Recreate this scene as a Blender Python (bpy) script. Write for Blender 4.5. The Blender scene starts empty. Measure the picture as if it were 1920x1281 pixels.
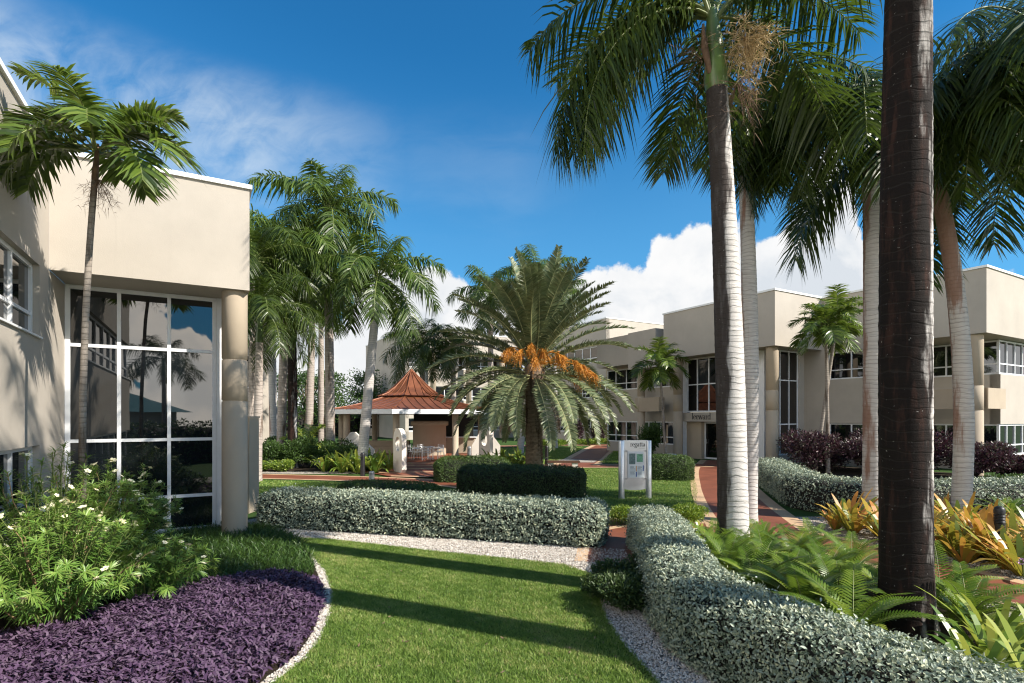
import bpy, math
import numpy as np
from math import radians as R, sin, cos, pi, sqrt, atan2
rng = np.random.default_rng(7)
C = bpy.context.scene.collection
scene = bpy.context.scene

# ------------------------------------------------------------------ camera, sky, sun, exposure
EYE, FPX, HOR = 2.6, 1000.0, 782.0
cam = bpy.data.objects.new('camera', bpy.data.cameras.new('camera')); C.objects.link(cam)
cam.location = (0, 0, EYE); cam.rotation_euler = (R(90), 0, 0)
cam.data.sensor_width = 36; cam.data.lens = 36 * FPX / 1920
cam.data.shift_y = (HOR - 640.5) / 1920
cam.data.clip_start = .05; cam.data.clip_end = 3000
scene.camera = cam
SUNH = np.array([.91, -.41]); SUNH /= np.linalg.norm(SUNH); SEL = R(37.5)
sun = bpy.data.objects.new('sun', bpy.data.lights.new('sun', 'SUN')); C.objects.link(sun)
sun.data.energy = 3.6; sun.data.angle = R(.5); sun.data.color = (1, .93, .83)
sun.rotation_euler = (R(90) - SEL, 0, atan2(SUNH[1], SUNH[0]) + R(90))
scene.view_settings.view_transform = 'Standard'; scene.view_settings.look = 'None'
scene.view_settings.exposure = 1.3; scene.view_settings.gamma = 1
scene.cycles.max_bounces = 6; scene.cycles.transparent_max_bounces = 8
scene.cycles.use_adaptive_sampling = True; scene.cycles.adaptive_threshold = .006
scene.cycles.use_denoising = True; scene.cycles.filter_width = 1.15

def nd(nt, t, **k):
    n = nt.nodes.new(t)
    for a, v in k.items():
        if a.startswith('i_'):
            key = a[2:]
            n.inputs[int(key) if key.isdigit() else key].default_value = v
        else: setattr(n, a, v)
    return n
def mth(nt, op, a, b=None, c=None, clamp=False):
    n = nt.nodes.new('ShaderNodeMath'); n.operation = op; n.use_clamp = clamp
    for i, v in enumerate((a, b, c)):
        if v is None: continue
        if isinstance(v, (int, float)): n.inputs[i].default_value = v
        else: nt.links.new(v, n.inputs[i])
    return n.outputs[0]
def sstep(nt, v, a, b):
    n = nt.nodes.new('ShaderNodeMapRange'); n.interpolation_type = 'SMOOTHSTEP'
    nt.links.new(v, n.inputs[0]); n.inputs[1].default_value = a; n.inputs[2].default_value = b
    return n.outputs[0]
def ramp(nt, fac, stops, interp='LINEAR'):
    n = nt.nodes.new('ShaderNodeValToRGB'); cr = n.color_ramp; cr.interpolation = interp
    while len(cr.elements) < len(stops): cr.elements.new(.5)
    for e, (p, c) in zip(cr.elements, stops):
        e.position = p; e.color = (c, c, c, 1) if isinstance(c, (int, float)) else (*c, 1)
    if fac is not None: nt.links.new(fac, n.inputs[0])
    return n.outputs[0]
def mixc(nt, fac, a, b, blend='MIX'):
    n = nt.nodes.new('ShaderNodeMix'); n.data_type = 'RGBA'; n.blend_type = blend
    for s, v in ((n.inputs[0], fac), (n.inputs[6], a), (n.inputs[7], b)):
        if isinstance(v, (int, float)): s.default_value = v
        elif isinstance(v, tuple): s.default_value = (*v, 1)
        else: nt.links.new(v, s)
    return n.outputs[2]
def noise(nt, vec, scale, detail=4, rough=.5, dist=0.0):
    n = nt.nodes.new('ShaderNodeTexNoise'); n.inputs['Scale'].default_value = scale
    n.inputs['Detail'].default_value = detail; n.inputs['Roughness'].default_value = rough
    n.inputs['Distortion'].default_value = dist
    if vec is not None: nt.links.new(vec, n.inputs['Vector'])
    return n.outputs[0]

def make_world():
    w = bpy.data.worlds.new('World'); scene.world = w; w.use_nodes = True
    nt = w.node_tree; nt.nodes.clear()
    out = nd(nt, 'ShaderNodeOutputWorld'); bg = nd(nt, 'ShaderNodeBackground')
    nt.links.new(bg.outputs[0], out.inputs[0])
    sky = nd(nt, 'ShaderNodeTexSky', sky_type='NISHITA', sun_disc=False)
    sky.sun_elevation = SEL; sky.sun_rotation = atan2(SUNH[0], SUNH[1])
    sky.air_density = 1.0; sky.dust_density = .35; sky.ozone_density = 2.2
    hs = nd(nt, 'ShaderNodeHueSaturation'); hs.inputs['Saturation'].default_value = SKY_SAT
    hs.inputs['Hue'].default_value = .493
    nt.links.new(sky.outputs[0], hs.inputs['Color'])
    tc = nd(nt, 'ShaderNodeTexCoord'); d = tc.outputs['Generated']
    sp = nd(nt, 'ShaderNodeSeparateXYZ'); nt.links.new(d, sp.inputs[0])
    az = mth(nt, 'ARCTAN2', sp.outputs[0], sp.outputs[1])
    el = mth(nt, 'ARCSINE', sp.outputs[2])
    fac = mth(nt, 'ADD', mth(nt, 'DIVIDE', az, 2 * pi), .5)
    pts = [(640, 580), (735, 492), (800, 483), (860, 500), (905, 545), (1040, 545), (1085, 512), (1150, 492), (1205, 497),
           (1240, 440), (1290, 418), (1345, 420), (1440, 428), (1475, 436), (1500, 385), (1545, 310), (1580, 285), (1612, 360), (1650, 520), (1740, 575),
           (1790, 520), (1850, 500), (1920, 515)]
    st = [(0, .15), (.07, .25), (.11, .75), (.26, .70), (.33, .15)]  # tall unseen cloud bank off to the left, added to brighten shaded walls
    for px, py in pts:
        a = math.atan((px - 960) / FPX); e = math.atan((HOR - py) / FPX * cos(a))
        st.append((a / (2 * pi) + .5, e))
    st += [(.68, .2), (.8, .26), (.9, .22), (1, .15)]
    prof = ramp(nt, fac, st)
    n1 = noise(nt, d, 8, 10, .52); n2 = noise(nt, d, 22, 8, .6)
    nn = mth(nt, 'ADD', mth(nt, 'MULTIPLY', mth(nt, 'SUBTRACT', n1, .5), .17), mth(nt, 'MULTIPLY', mth(nt, 'SUBTRACT', n2, .5), .075))
    back = sstep(nt, mth(nt, 'MULTIPLY', sp.outputs[1], -1), -.05, .35)
    n0 = mth(nt, 'MULTIPLY', mth(nt, 'MULTIPLY', mth(nt, 'SUBTRACT', noise(nt, d, 4.2, 5, .55), .5), back), 1.7)
    dd = mth(nt, 'ADD', mth(nt, 'ADD', mth(nt, 'SUBTRACT', prof, el), nn), n0)
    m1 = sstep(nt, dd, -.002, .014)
    # deeper inside the bank the cumulus turns grey-white
    n3 = noise(nt, d, 5.5, 6, .55, .6)
    gre = mth(nt, 'ADD', mth(nt, 'MULTIPLY', sstep(nt, dd, .015, .10), sstep(nt, n3, .40, .60)), mth(nt, 'MULTIPLY', sstep(nt, n1, .56, .40), .35), clamp=True)
    ccol = mixc(nt, gre, (1.0, 1.0, 1.0), (.74, .79, .85))
    # thin high cloud
    mp = nd(nt, 'ShaderNodeMapping'); nt.links.new(d, mp.inputs[0])
    mp.inputs['Rotation'].default_value = (R(20), R(35), R(15)); mp.inputs['Scale'].default_value = (1.1, 3.2, 2.6)
    c1 = noise(nt, mp.outputs[0], 2.1, 9, .58, .5)
    c2 = noise(nt, mp.outputs[0], 9, 6, .6, .8)
    cw = mth(nt, 'ADD', mth(nt, 'MULTIPLY', c1, .75), mth(nt, 'MULTIPLY', c2, .25))
    reg = ramp(nt, fac, [(.0, .7), (.3, .8), (.378, 1), (.43, .85), (.452, .40), (.468, .10), (.5, .15), (.512, .05), (.53, 0), (.61, .05), (.64, .35), (.7, .6), (1, .7)])
    elw = mth(nt, 'MULTIPLY', sstep(nt, el, .28, .40), mth(nt, 'SUBTRACT', 1, sstep(nt, el, .455, .55)))
    m2 = mth(nt, 'MULTIPLY', mth(nt, 'MULTIPLY', sstep(nt, cw, .36, .66), reg), mth(nt, 'MULTIPLY', elw, .68))
    sk = mixc(nt, 1.0, hs.outputs[0], (SKY * .22, SKY * 1.0, SKY * 1.5), 'MULTIPLY')
    # pale low-sky veil near the horizon
    veil = mth(nt, 'MULTIPLY', mth(nt, 'SUBTRACT', 1, sstep(nt, el, .05, .62)), .62)
    sk = mixc(nt, veil, sk, (.076, .205, .34))
    a1 = mixc(nt, m2, sk, mixc(nt, back, (.33, .365, .39), (.8, .8, .8)))
    cl = mixc(nt, 1.0, ccol, mixc(nt, back, (CLOUD, CLOUD, CLOUD), (1.35, 1.24, 1.10)), 'MULTIPLY')   # clouds behind the camera boosted and warmed as added fill light
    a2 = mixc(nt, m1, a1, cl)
    below = sstep(nt, el, -.06, -.01)
    a3 = mixc(nt, below, (.10, .12, .08), a2)
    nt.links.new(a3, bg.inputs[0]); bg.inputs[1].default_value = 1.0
SKY, SKY_SAT, CLOUD = .047, 1.0, .40
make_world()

# ------------------------------------------------------------------ materials
def newmat(name):
    m = bpy.data.materials.new(name); m.use_nodes = True
    nt = m.node_tree; b = nt.nodes['Principled BSDF']
    return m, nt, b
def bump(nt, b, h, strength=.3, dist=.02):
    n = nd(nt, 'ShaderNodeBump'); n.inputs['Strength'].default_value = strength; n.inputs['Distance'].default_value = dist
    nt.links.new(h, n.inputs['Height']); nt.links.new(n.outputs[0], b.inputs['Normal'])
def wpos(nt):
    return nd(nt, 'ShaderNodeNewGeometry').outputs['Position']
def opos(nt):
    return nd(nt, 'ShaderNodeTexCoord').outputs['Object']
def plain(name, col, rough=.5, metal=0, var=.12, scale=6, spec=.5):
    m, nt, b = newmat(name)
    n = noise(nt, wpos(nt), scale, 5, .6)
    lo = tuple(c * (1 - var) for c in col); hi = tuple(min(1, c * (1 + var)) for c in col)
    nt.links.new(ramp(nt, n, [(.3, lo), (.7, hi)]), b.inputs['Base Color'])
    b.inputs['Roughness'].default_value = rough; b.inputs['Metallic'].default_value = metal
    b.inputs['Specular IOR Level'].default_value = spec
    return m
def stucco(name, col):
    m, nt, b = newmat(name); p = wpos(nt)
    big = noise(nt, p, .8, 5, .6); mid = noise(nt, p, 9, 4, .6); fine = noise(nt, p, 55, 3, .6)
    c = ramp(nt, big, [(.3, tuple(x * .92 for x in col)), (.7, tuple(x * 1.05 for x in col))])
    c = mixc(nt, mth(nt, 'MULTIPLY', sstep(nt, mid, .5, .8), .12), c, tuple(x * .8 for x in col))
    # faint vertical rain streaks
    mp = nd(nt, 'ShaderNodeMapping'); nt.links.new(p, mp.inputs[0]); mp.inputs['Scale'].default_value = (5, 5, .25)
    st = noise(nt, mp.outputs[0], 1.2, 4, .6)
    c = mixc(nt, mth(nt, 'MULTIPLY', sstep(nt, st, .58, .78), .16), c, tuple(x * .62 for x in col))
    nt.links.new(c, b.inputs['Base Color']); b.inputs['Roughness'].default_value = .9
    b.inputs['Specular IOR Level'].default_value = .2
    bump(nt, b, fine, .5, .004)
    return m
def leafmat(name, cols, rough=.45, tr=.25, trcol=None, spec=.4, gain=1.35):
    cols = [tuple(min(.8, x * gain) for x in c) for c in cols]
    m, nt, b = newmat(name)
    at = nd(nt, 'ShaderNodeAttribute', attribute_name='rnd')
    k = len(cols)
    c = ramp(nt, at.outputs['Fac'], [(i / max(1, k - 1), cc) for i, cc in enumerate(cols)])
    nt.links.new(c, b.inputs['Base Color']); b.inputs['Roughness'].default_value = rough
    b.inputs['Specular IOR Level'].default_value = spec
    if tr > 0:
        t = nd(nt, 'ShaderNodeBsdfTranslucent')
        nt.links.new(mixc(nt, .5, c, trcol or tuple(min(1, x * 1.8) for x in cols[len(cols) // 2])), t.inputs[0])
        mx = nd(nt, 'ShaderNodeMixShader'); mx.inputs[0].default_value = tr
        o = nt.nodes['Material Output']
        nt.links.new(b.outputs[0], mx.inputs[1]); nt.links.new(t.outputs[0], mx.inputs[2]); nt.links.new(mx.outputs[0], o.inputs[0])
    return m
def trunkmat(name, base, stain_shade, amount, ring=16, lich=.15, seed=0, side=None):
    m, nt, b = newmat(name); p = opos(nt)
    mp = nd(nt, 'ShaderNodeMapping'); nt.links.new(p, mp.inputs[0]); mp.inputs['Location'].default_value = (seed * 3.1, seed, 0)
    q = mp.outputs[0]
    mz = nd(nt, 'ShaderNodeMapping'); nt.links.new(q, mz.inputs[0]); mz.inputs['Scale'].default_value = (1.2, 1.2, ring)
    rg = noise(nt, mz.outputs[0], 1.6, 4, .65, .3)
    mv = nd(nt, 'ShaderNodeMapping'); nt.links.new(q, mv.inputs[0]); mv.inputs['Scale'].default_value = (3.4, 3.4, .55)
    bl = noise(nt, mv.outputs[0], 1.1, 6, .62); fine = noise(nt, q, 60, 3, .7)
    c = ramp(nt, rg, [(.28, tuple(x * .72 for x in base)), (.5, base), (.75, tuple(min(1, x * 1.15) for x in base))])
    sz = nd(nt, 'ShaderNodeSeparateXYZ'); nt.links.new(p, sz.inputs[0])
    fr = mth(nt, 'FRACT', mth(nt, 'ADD', mth(nt, 'MULTIPLY', sz.outputs[2], ring * .55), mth(nt, 'MULTIPLY', noise(nt, p, .8, 4), 5.0)))
    ln = mth(nt, 'SUBTRACT', 1, sstep(nt, fr, .03, .20))
    c = mixc(nt, mth(nt, 'MULTIPLY', ln,   .42), c, tuple(x * .38 for x in base))
    if side is not None:   # algae stain plus painted shade darken the side away from the sun
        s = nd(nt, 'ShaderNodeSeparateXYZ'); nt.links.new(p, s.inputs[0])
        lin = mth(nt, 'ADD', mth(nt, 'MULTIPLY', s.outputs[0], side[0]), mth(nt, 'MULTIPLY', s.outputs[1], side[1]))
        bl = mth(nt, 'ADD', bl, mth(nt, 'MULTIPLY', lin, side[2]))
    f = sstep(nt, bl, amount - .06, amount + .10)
    sc_ = mixc(nt, sstep(nt, noise(nt, mv.outputs[0], 3.2, 5, .6), .46, .70), stain_shade, tuple(min(x * k, x + .035) for x, k in zip(stain_shade, (4.2, 2.9, 2.5))))
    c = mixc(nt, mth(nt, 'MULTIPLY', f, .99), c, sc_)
    c = mixc(nt, mth(nt, 'MULTIPLY', ln, .10), c, tuple(x * .25 for x in base))
    sp_ = sstep(nt, noise(nt, q, 26, 2, .5), .70, .76)
    c = mixc(nt, mth(nt, 'MULTIPLY', sp_, lich * 3), c, (.5, .48, .44))
    nt.links.new(c, b.inputs['Base Color']); b.inputs['Roughness'].default_value = .85; b.inputs['Specular IOR Level'].default_value = .12
    h = mth(nt, 'ADD', mth(nt, 'ADD', mth(nt, 'MULTIPLY', rg, .6), mth(nt, 'MULTIPLY', ln, -.5)), mth(nt, 'MULTIPLY', fine, .3))
    bump(nt, b, h, .55, .03)
    return m
def gravelmat():
    m, nt, b = newmat('gravel'); p = wpos(nt)
    v = nd(nt, 'ShaderNodeTexVoronoi'); v.inputs['Scale'].default_value = 38; nt.links.new(p, v.inputs['Vector'])
    s = nd(nt, 'ShaderNodeSeparateColor'); nt.links.new(v.outputs['Color'], s.inputs[0])
    c = ramp(nt, s.outputs[0], [(0, (.25, .21, .17)), (.25, (.44, .39, .33)), (.7, (.58, .53, .46)), (1, (.68, .64, .58))])
    c = mixc(nt, sstep(nt, v.outputs['Distance'], .4, .75), c, (.07, .055, .04))
    c = mixc(nt, mth(nt, 'MULTIPLY', sstep(nt, noise(nt, p, 3, 4), .5, .75), .45), c, (.13, .10, .07))
    nt.links.new(c, b.inputs['Base Color']); b.inputs['Roughness'].default_value = .85
    bump(nt, b, mth(nt, 'SUBTRACT', 1, v.outputs['Distance']), .9, .02)
    return m
def groundmat(name, cols, sc=2.5):
    m, nt, b = newmat(name); p = wpos(nt)
    n = noise(nt, p, sc, 6, .65); f = noise(nt, p, 70, 4, .7)
    c = ramp(nt, mth(nt, 'ADD', mth(nt, 'MULTIPLY', n, .5), mth(nt, 'MULTIPLY', f, .5)), [(.3, cols[0]), (.5, cols[1]), (.7, cols[2])])
    nt.links.new(c, b.inputs['Base Color']); b.inputs['Roughness'].default_value = .9; b.inputs['Specular IOR Level'].default_value = .15
    bump(nt, b, f, .8, .03)
    return m
def pavemat(name, col, rough=.55):
    m, nt, b = newmat(name); p = wpos(nt)
    n = noise(nt, p, 1.3, 6, .6); f = noise(nt, p, 45, 3, .6)
    c = ramp(nt, n, [(.3, tuple(x * .75 for x in col)), (.7, tuple(x * 1.15 for x in col))])
    c = mixc(nt, mth(nt, 'MULTIPLY', sstep(nt, f, .55, .75), .25), c, tuple(x * .6 for x in col))
    nt.links.new(c, b.inputs['Base Color']); b.inputs['Roughness'].default_value = rough
    b.inputs['Specular IOR Level'].default_value = .3
    bump(nt, b, f, .25, .01)
    return m
def glassmat(name, tint, ior):
    m, nt, b = newmat(name); p = wpos(nt)
    b.inputs['Base Color'].default_value = (*tint, 1); b.inputs['Roughness'].default_value = .015
    b.inputs['IOR'].default_value = ior; b.inputs['Specular IOR Level'].default_value = .5
    bump(nt, b, noise(nt, p, 1.1, 2, .4), .06, .02)
    return m
M = dict(
    stucco=stucco('stucco', (.435, .392, .335)), stucco_d=stucco('stucco_tan', (.42, .348, .262)),
    white=plain('white_paint', (.74, .75, .76), .4, 0, .04), cap=plain('white_coping', (.82, .82, .80), .6, 0, .04),
    glass=glassmat('tinted_glass', (.006, .008, .010), 1.95), glass_d=glassmat('dark_glass', (.004, .005, .006), 1.75),
    copper=plain('copper_roof', (.20, .070, .030), .42, .25, .38, 1.6), fascia=plain('white_fascia', (.78, .79, .80), .5, 0, .05),
    metal=plain('brushed_metal', (.60, .62, .64), .32, .8, .06, 4), black=plain('black_metal', (.018, .018, .02), .45, .2, .2),
    grey=plain('grey_metal', (.28, .29, .30), .4, .5, .1), soil=groundmat('soil', ((.02, .014, .009), (.035, .026, .017), (.06, .045, .03)), 5),
    ground=groundmat('ground_grass', ((.022, .045, .010), (.04, .085, .018), (.07, .12, .03)), 2.2),
    lawn=groundmat('lawn_base', ((.022, .042, .008), (.036, .07, .014), (.06, .10, .022)), 1.5),
    gravel=gravelmat(), brick=pavemat('red_paving', (.21, .07, .038)), border=pavemat('tan_paving', (.52, .35, .21), .7), asphalt=pavemat('asphalt', (.05, .05, .052), .8),
    arch=stucco('white_stucco', (.74, .68, .60)), wood=plain('brown_slab', (.09, .04, .022), .6, 0, .3),
    twig=plain('twigs', (.012, .010, .007), .9, 0, .3, 12), stem=plain('green_stem', (.14, .17, .05), .6, 0, .2),
    branch=plain('tan_branch', (.26, .17, .09), .8, 0, .2), dark=plain('dark_interior', (.01, .009, .008), .7, 0, .2), teal=plain('teal_roof', (.04, .19, .20), .5, 0, .15),
    shaft=plain('crownshaft_green', (.11, .17, .045), .35, 0, .35, 2.5), sheath=plain('brown_sheath', (.17, .10, .06), .8, 0, .4, 8),
    royal=leafmat('royal_leaf', [(.016, .027, .005), (.028, .045, .007), (.045, .068, .010), (.085, .11, .018)], .36, .25, (.16, .26, .03)),
    royal_b=leafmat('royal_leaf_pale', [(.024, .040, .008), (.045, .075, .013), (.075, .115, .020), (.14, .17, .04)], .38, .3, (.22, .34, .05)),
    rachis=plain('rachis', (.15, .18, .05), .5, 0, .25), rachis_y=plain('rachis_pale', (.36, .36, .17), .55, 0, .2),
    date=leafmat('date_leaf', [(.040, .058, .024), (.075, .100, .045), (.115, .140, .068), (.18, .175, .085)], .4, .12, (.20, .24, .08)),
    manila=leafmat('manila_leaf', [(.018, .034, .006), (.040, .068, .010), (.085, .13, .018), (.19, .21, .05)], .35, .28, (.26, .38, .04)),
    silver=leafmat('silver_leaf', [(.06, .085, .055), (.13, .17, .12), (.19, .235, .18), (.29, .33, .25), (.33, .34, .22)], .42, .15, (.30, .36, .20), gain=1.3),
    boxleaf=leafmat('box_leaf', [(.018, .035, .008), (.035, .065, .012), (.06, .10, .018)], .5, .15, (.16, .25, .03)),
    boxdark=leafmat('dark_box_leaf', [(.014, .026, .008), (.024, .045, .012), (.045, .07, .018)], .5, .12, (.10, .16, .03)),
    fern=leafmat('fern_leaf', [(.022, .045, .006), (.050, .095, .010), (.10, .155, .018), (.20, .24, .04)], .34, .32, (.32, .46, .04), gain=1.45),
    brom=leafmat('brom_leaf', [(.06, .10, .015), (.17, .19, .025), (.34, .24, .04), (.42, .17, .04), (.12, .15, .02)], .38, .32, (.50, .40, .05)),
    strap=leafmat('strap_leaf', [(.05, .10, .015), (.10, .17, .025), (.20, .25, .04), (.30, .30, .06)], .33, .3, (.38, .46, .06)),
    oleander=leafmat('oleander_leaf', [(.030, .070, .012), (.055, .115, .020), (.09, .16, .028), (.15, .20, .045)], .4, .25, (.36, .46, .06), gain=1.65),
    purple=leafmat('purple_leaf', [(.020, .012, .022), (.040, .022, .046), (.066, .038, .074), (.11, .068, .115), (.12, .085, .12)], .55, .12, (.10, .04, .10), spec=.08, gain=1.12),
    mondo=leafmat('mondo_leaf', [(.016, .036, .008), (.030, .065, .012), (.055, .10, .018)], .45, .2, (.18, .28, .04)),
    blade=leafmat('grass_blade', [(.045, .080, .012), (.075, .125, .020), (.115, .165, .032), (.22, .21, .08)], .5, .3, (.26, .38, .07), gain=2.0),
    bush=leafmat('bush_leaf', [(.016, .034, .008), (.030, .060, .012), (.055, .10, .02)], .45, .2, (.16, .26, .04)),
    burgundy=leafmat('burgundy_leaf', [(.018, .009, .012), (.036, .015, .022), (.065, .028, .038), (.05, .055, .03)], .42, .12, (.10, .03, .04)),
    petal=plain('cream_petal', (.80, .74, .50), .6, 0, .1), pink=plain('pink_petal', (.45, .25, .42), .6, 0, .1),
    fruit=leafmat('orange_fruit', [(.42, .15, .015), (.58, .24, .03), (.66, .32, .06)], .5, .2, (.7, .35, .05), gain=1),
    straw=leafmat('straw', [(.30, .20, .10), (.44, .32, .17), (.56, .43, .25)], .7, .2, (.6, .45, .2)),
    rootd=leafmat('dry_spray', [(.12, .075, .05), (.2, .13, .09)], .8, .1),
    pebble=leafmat('pebble', [(.32, .27, .22), (.52, .46, .39), (.64, .59, .52), (.72, .68, .62)], .8, 0, gain=.86),
    paper=plain('print', (.70, .74, .74), .5, 0, .03), ink=plain('ink', (.012, .012, .016), .5, 0, .1), mapgreen=plain('map_green', (.14, .36, .22), .4, 0, .5, 30),
    mapdark=plain('map_dark', (.10, .17, .17), .4, 0, .5, 30), blue=plain('print_blue', (.05, .09, .30), .5), orange=plain('print_orange', (.6, .3, .08), .5),
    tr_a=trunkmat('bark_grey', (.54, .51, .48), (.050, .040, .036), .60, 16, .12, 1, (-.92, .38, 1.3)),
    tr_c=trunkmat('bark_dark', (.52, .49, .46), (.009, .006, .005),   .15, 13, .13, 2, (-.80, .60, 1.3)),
    tr_d=trunkmat('bark_pale', (.50, .47, .44), (.26, .16, .12), .62, 18, .04, 3, (-.9, .2, .8)),
    tr_f=trunkmat('bark_far', (.38, .33, .29), (.13, .085, .06), .58, 12, .04, 4),
    tr_m=trunkmat('bark_thin', (.30, .26, .22), (.10, .07, .05), .58, 22, .05, 5),
    tr_p=trunkmat('bark_date', (.20, .15, .105), (.06, .04, .028), .55, 8, .05, 6),
)

# ------------------------------------------------------------------ mesh helpers
class MB:
    def __init__(s): s.v = []; s.f = []; s.n = 0
    def add(s, v, faces, m=0, r=None, smooth=False):
        """faces: array (k,3) or (k,4), or list of such"""
        v = np.asarray(v, float).reshape(-1, 3)
        for f in (faces if isinstance(faces, list) else [faces]):
            f = np.asarray(f, int)
            if f.size == 0: continue
            rr = np.full(len(f), .5) if r is None else (np.full(len(f), r) if np.isscalar(r) else np.asarray(r))
            s.f.append((f + s.n, m, rr if len(rr) == len(f) else np.resize(rr, len(f)), smooth))
        s.v.append(v); s.n += len(v)
    def ngon(s, v, idx, m=0):
        s.add(v, np.array([idx]), m)
    def mesh(s, name, mats):
        me = bpy.data.meshes.new(name)
        if not s.v: return me
        V = np.concatenate(s.v); me.vertices.add(len(V)); me.vertices.foreach_set('co', V.ravel())
        loops = np.concatenate([f.ravel() for f, _, _, _ in s.f])
        tot = np.concatenate([np.full(len(f), f.shape[1]) for f, _, _, _ in s.f])
        st = np.concatenate([[0], np.cumsum(tot)[:-1]])
        me.loops.add(len(loops)); me.loops.foreach_set('vertex_index', loops)
        me.polygons.add(len(tot)); me.polygons.foreach_set('loop_start', st); me.polygons.foreach_set('loop_total', tot)
        me.polygons.foreach_set('material_index', np.concatenate([np.full(len(f), m) for f, m, _, _ in s.f]))
        me.polygons.foreach_set('use_smooth', np.concatenate([np.full(len(f), sm, bool) for f, _, _, sm in s.f]))
        a = me.attributes.new('rnd', 'FLOAT', 'FACE'); a.data.foreach_set('value', np.concatenate([r for _, _, r, _ in s.f]).astype(np.float32))
        for m in mats: me.materials.append(M[m] if isinstance(m, str) else m)
        me.update(calc_edges=True); me.validate()
        return me
    def build(s, name, mats, parent=None, loc=None):
        if isinstance(mats, str): mats = [mats]
        o = bpy.data.objects.new(name, s.mesh(name, mats)); C.objects.link(o)
        if parent: o.parent = parent
        if loc is not None: o.location = loc
        return o
def tag(o, label, cat, group=None):
    o['label'] = label; o['category'] = cat
    if group: o['group'] = group
    return o
def struct(o): o['kind'] = 'structure'; return o
def stuff(o, label, cat): o['kind'] = 'stuff'; o['label'] = label; o['category'] = cat; return o
def empty(name, loc, label, cat, group=None, rz=0):
    o = bpy.data.objects.new(name, None); C.objects.link(o); o.location = loc; o.rotation_euler = (0, 0, rz)
    o.empty_display_size = .2
    return tag(o, label, cat, group)
def inst(name, me, parent=None, loc=(0, 0, 0), rot=(0, 0, 0), sc=1):
    o = bpy.data.objects.new(name, me); C.objects.link(o); o.location = loc; o.rotation_euler = rot
    o.scale = (sc, sc, sc) if np.isscalar(sc) else sc
    if parent: o.parent = parent
    return o
def copy_tree(o, parent=None):
    c = o.copy(); C.objects.link(c)
    if parent: c.parent = parent
    for ch in list(o.children): copy_tree(ch, c)
    return c
QF = np.array([[0, 3, 2, 1], [4, 5, 6, 7], [0, 1, 5, 4], [1, 2, 6, 5], [2, 3, 7, 6], [3, 0, 4, 7]])
def box(mb, x0, y0, z0, x1, y1, z1, m=0):
    mb.add([(x0, y0, z0), (x1, y0, z0), (x1, y1, z0), (x0, y1, z0), (x0, y0, z1), (x1, y0, z1), (x1, y1, z1), (x0, y1, z1)], QF, m)
A_ = np.array([.869, .494]); B_ = np.array([-.494, .869])
def obox(mb, P, u, n, t0, t1, d0, d1, z0, z1, m=0):
    """oriented box: along u from t0 to t1, along n (inward) from d0 to d1"""
    P = np.asarray(P, float)
    c = [P + u * t + n * d for t, d in ((t0, d0), (t1, d0), (t1, d1), (t0, d1))]
    v = [(*p, z0) for p in c] + [(*p, z1) for p in c]
    mb.add(v, QF, m)
def prism(mb, poly, z0, z1, m=0):
    k = len(poly); v = [(p[0], p[1], z0) for p in poly] + [(p[0], p[1], z1) for p in poly]
    mb.add(v, [np.array([list(range(k))[::-1]]), np.array([list(range(k, 2 * k))]), np.array([[i, (i + 1) % k, k + (i + 1) % k, k + i] for i in range(k)])], m)
def sheet(name, poly, z, mat):
    mb = MB(); mb.add([(p[0], p[1], z) for p in poly], np.array([list(range(len(poly)))]))
    o = mb.build(name, mat)
    if o.data.polygons[0].normal.z < 0: o.data.flip_normals()
    return o
def sweep(mb, pts, rad, sides=8, m=0, cap=True, r=.5, smooth=True):
    pts = np.asarray(pts, float); rad = np.resize(np.asarray(rad, float), len(pts))
    T = np.gradient(pts, axis=0); T /= np.linalg.norm(T, axis=1)[:, None] + 1e-9
    ref = np.array([1., 0, 0]) if abs(T[0][0]) < .8 else np.array([0, 1., 0])
    N = np.cross(T, ref); N /= np.linalg.norm(N, axis=1)[:, None] + 1e-9; Bn = np.cross(T, N)
    a = np.linspace(0, 2 * pi, sides, endpoint=False)
    V = pts[:, None] + rad[:, None, None] * (np.cos(a)[None, :, None] * N[:, None] + np.sin(a)[None, :, None] * Bn[:, None])
    k = len(pts); i = np.arange(k - 1)[:, None] * sides; j = np.arange(sides)[None]; j2 = (j + 1) % sides
    q = np.stack([i + j, i + sides + j, i + sides + j2, i + j2], -1).reshape(-1, 4)
    fs = [q]
    mb.add(V, fs, m, r, smooth)
    if cap:
        mb.add(V[-1], np.array([list(range(sides))[::-1]]), m, r); mb.add(V[0], np.array([list(range(sides))]), m, r)
def lathe(mb, prof, sides=24, m=0, cx=0, cy=0, smooth=True):
    pr = np.asarray(prof, float); a = np.linspace(0, 2 * pi, sides, endpoint=False)
    V = np.stack([cx + pr[:, 0:1] * np.cos(a), cy + pr[:, 0:1] * np.sin(a), np.repeat(pr[:, 1:2], sides, 1)], -1)
    k = len(pr); i = np.arange(k - 1)[:, None] * sides; j = np.arange(sides)[None]; j2 = (j + 1) % sides
    mb.add(V, np.stack([i + j, i + j2, i + sides + j2, i + sides + j], -1).reshape(-1, 4), m, None, smooth)
    mb.add(V[-1], np.array([list(range(sides))]), m); mb.add(V[0], np.array([list(range(sides))[::-1]]), m)
def unit(v): return v / (np.linalg.norm(v, axis=-1, keepdims=True) + 1e-9)
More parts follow.
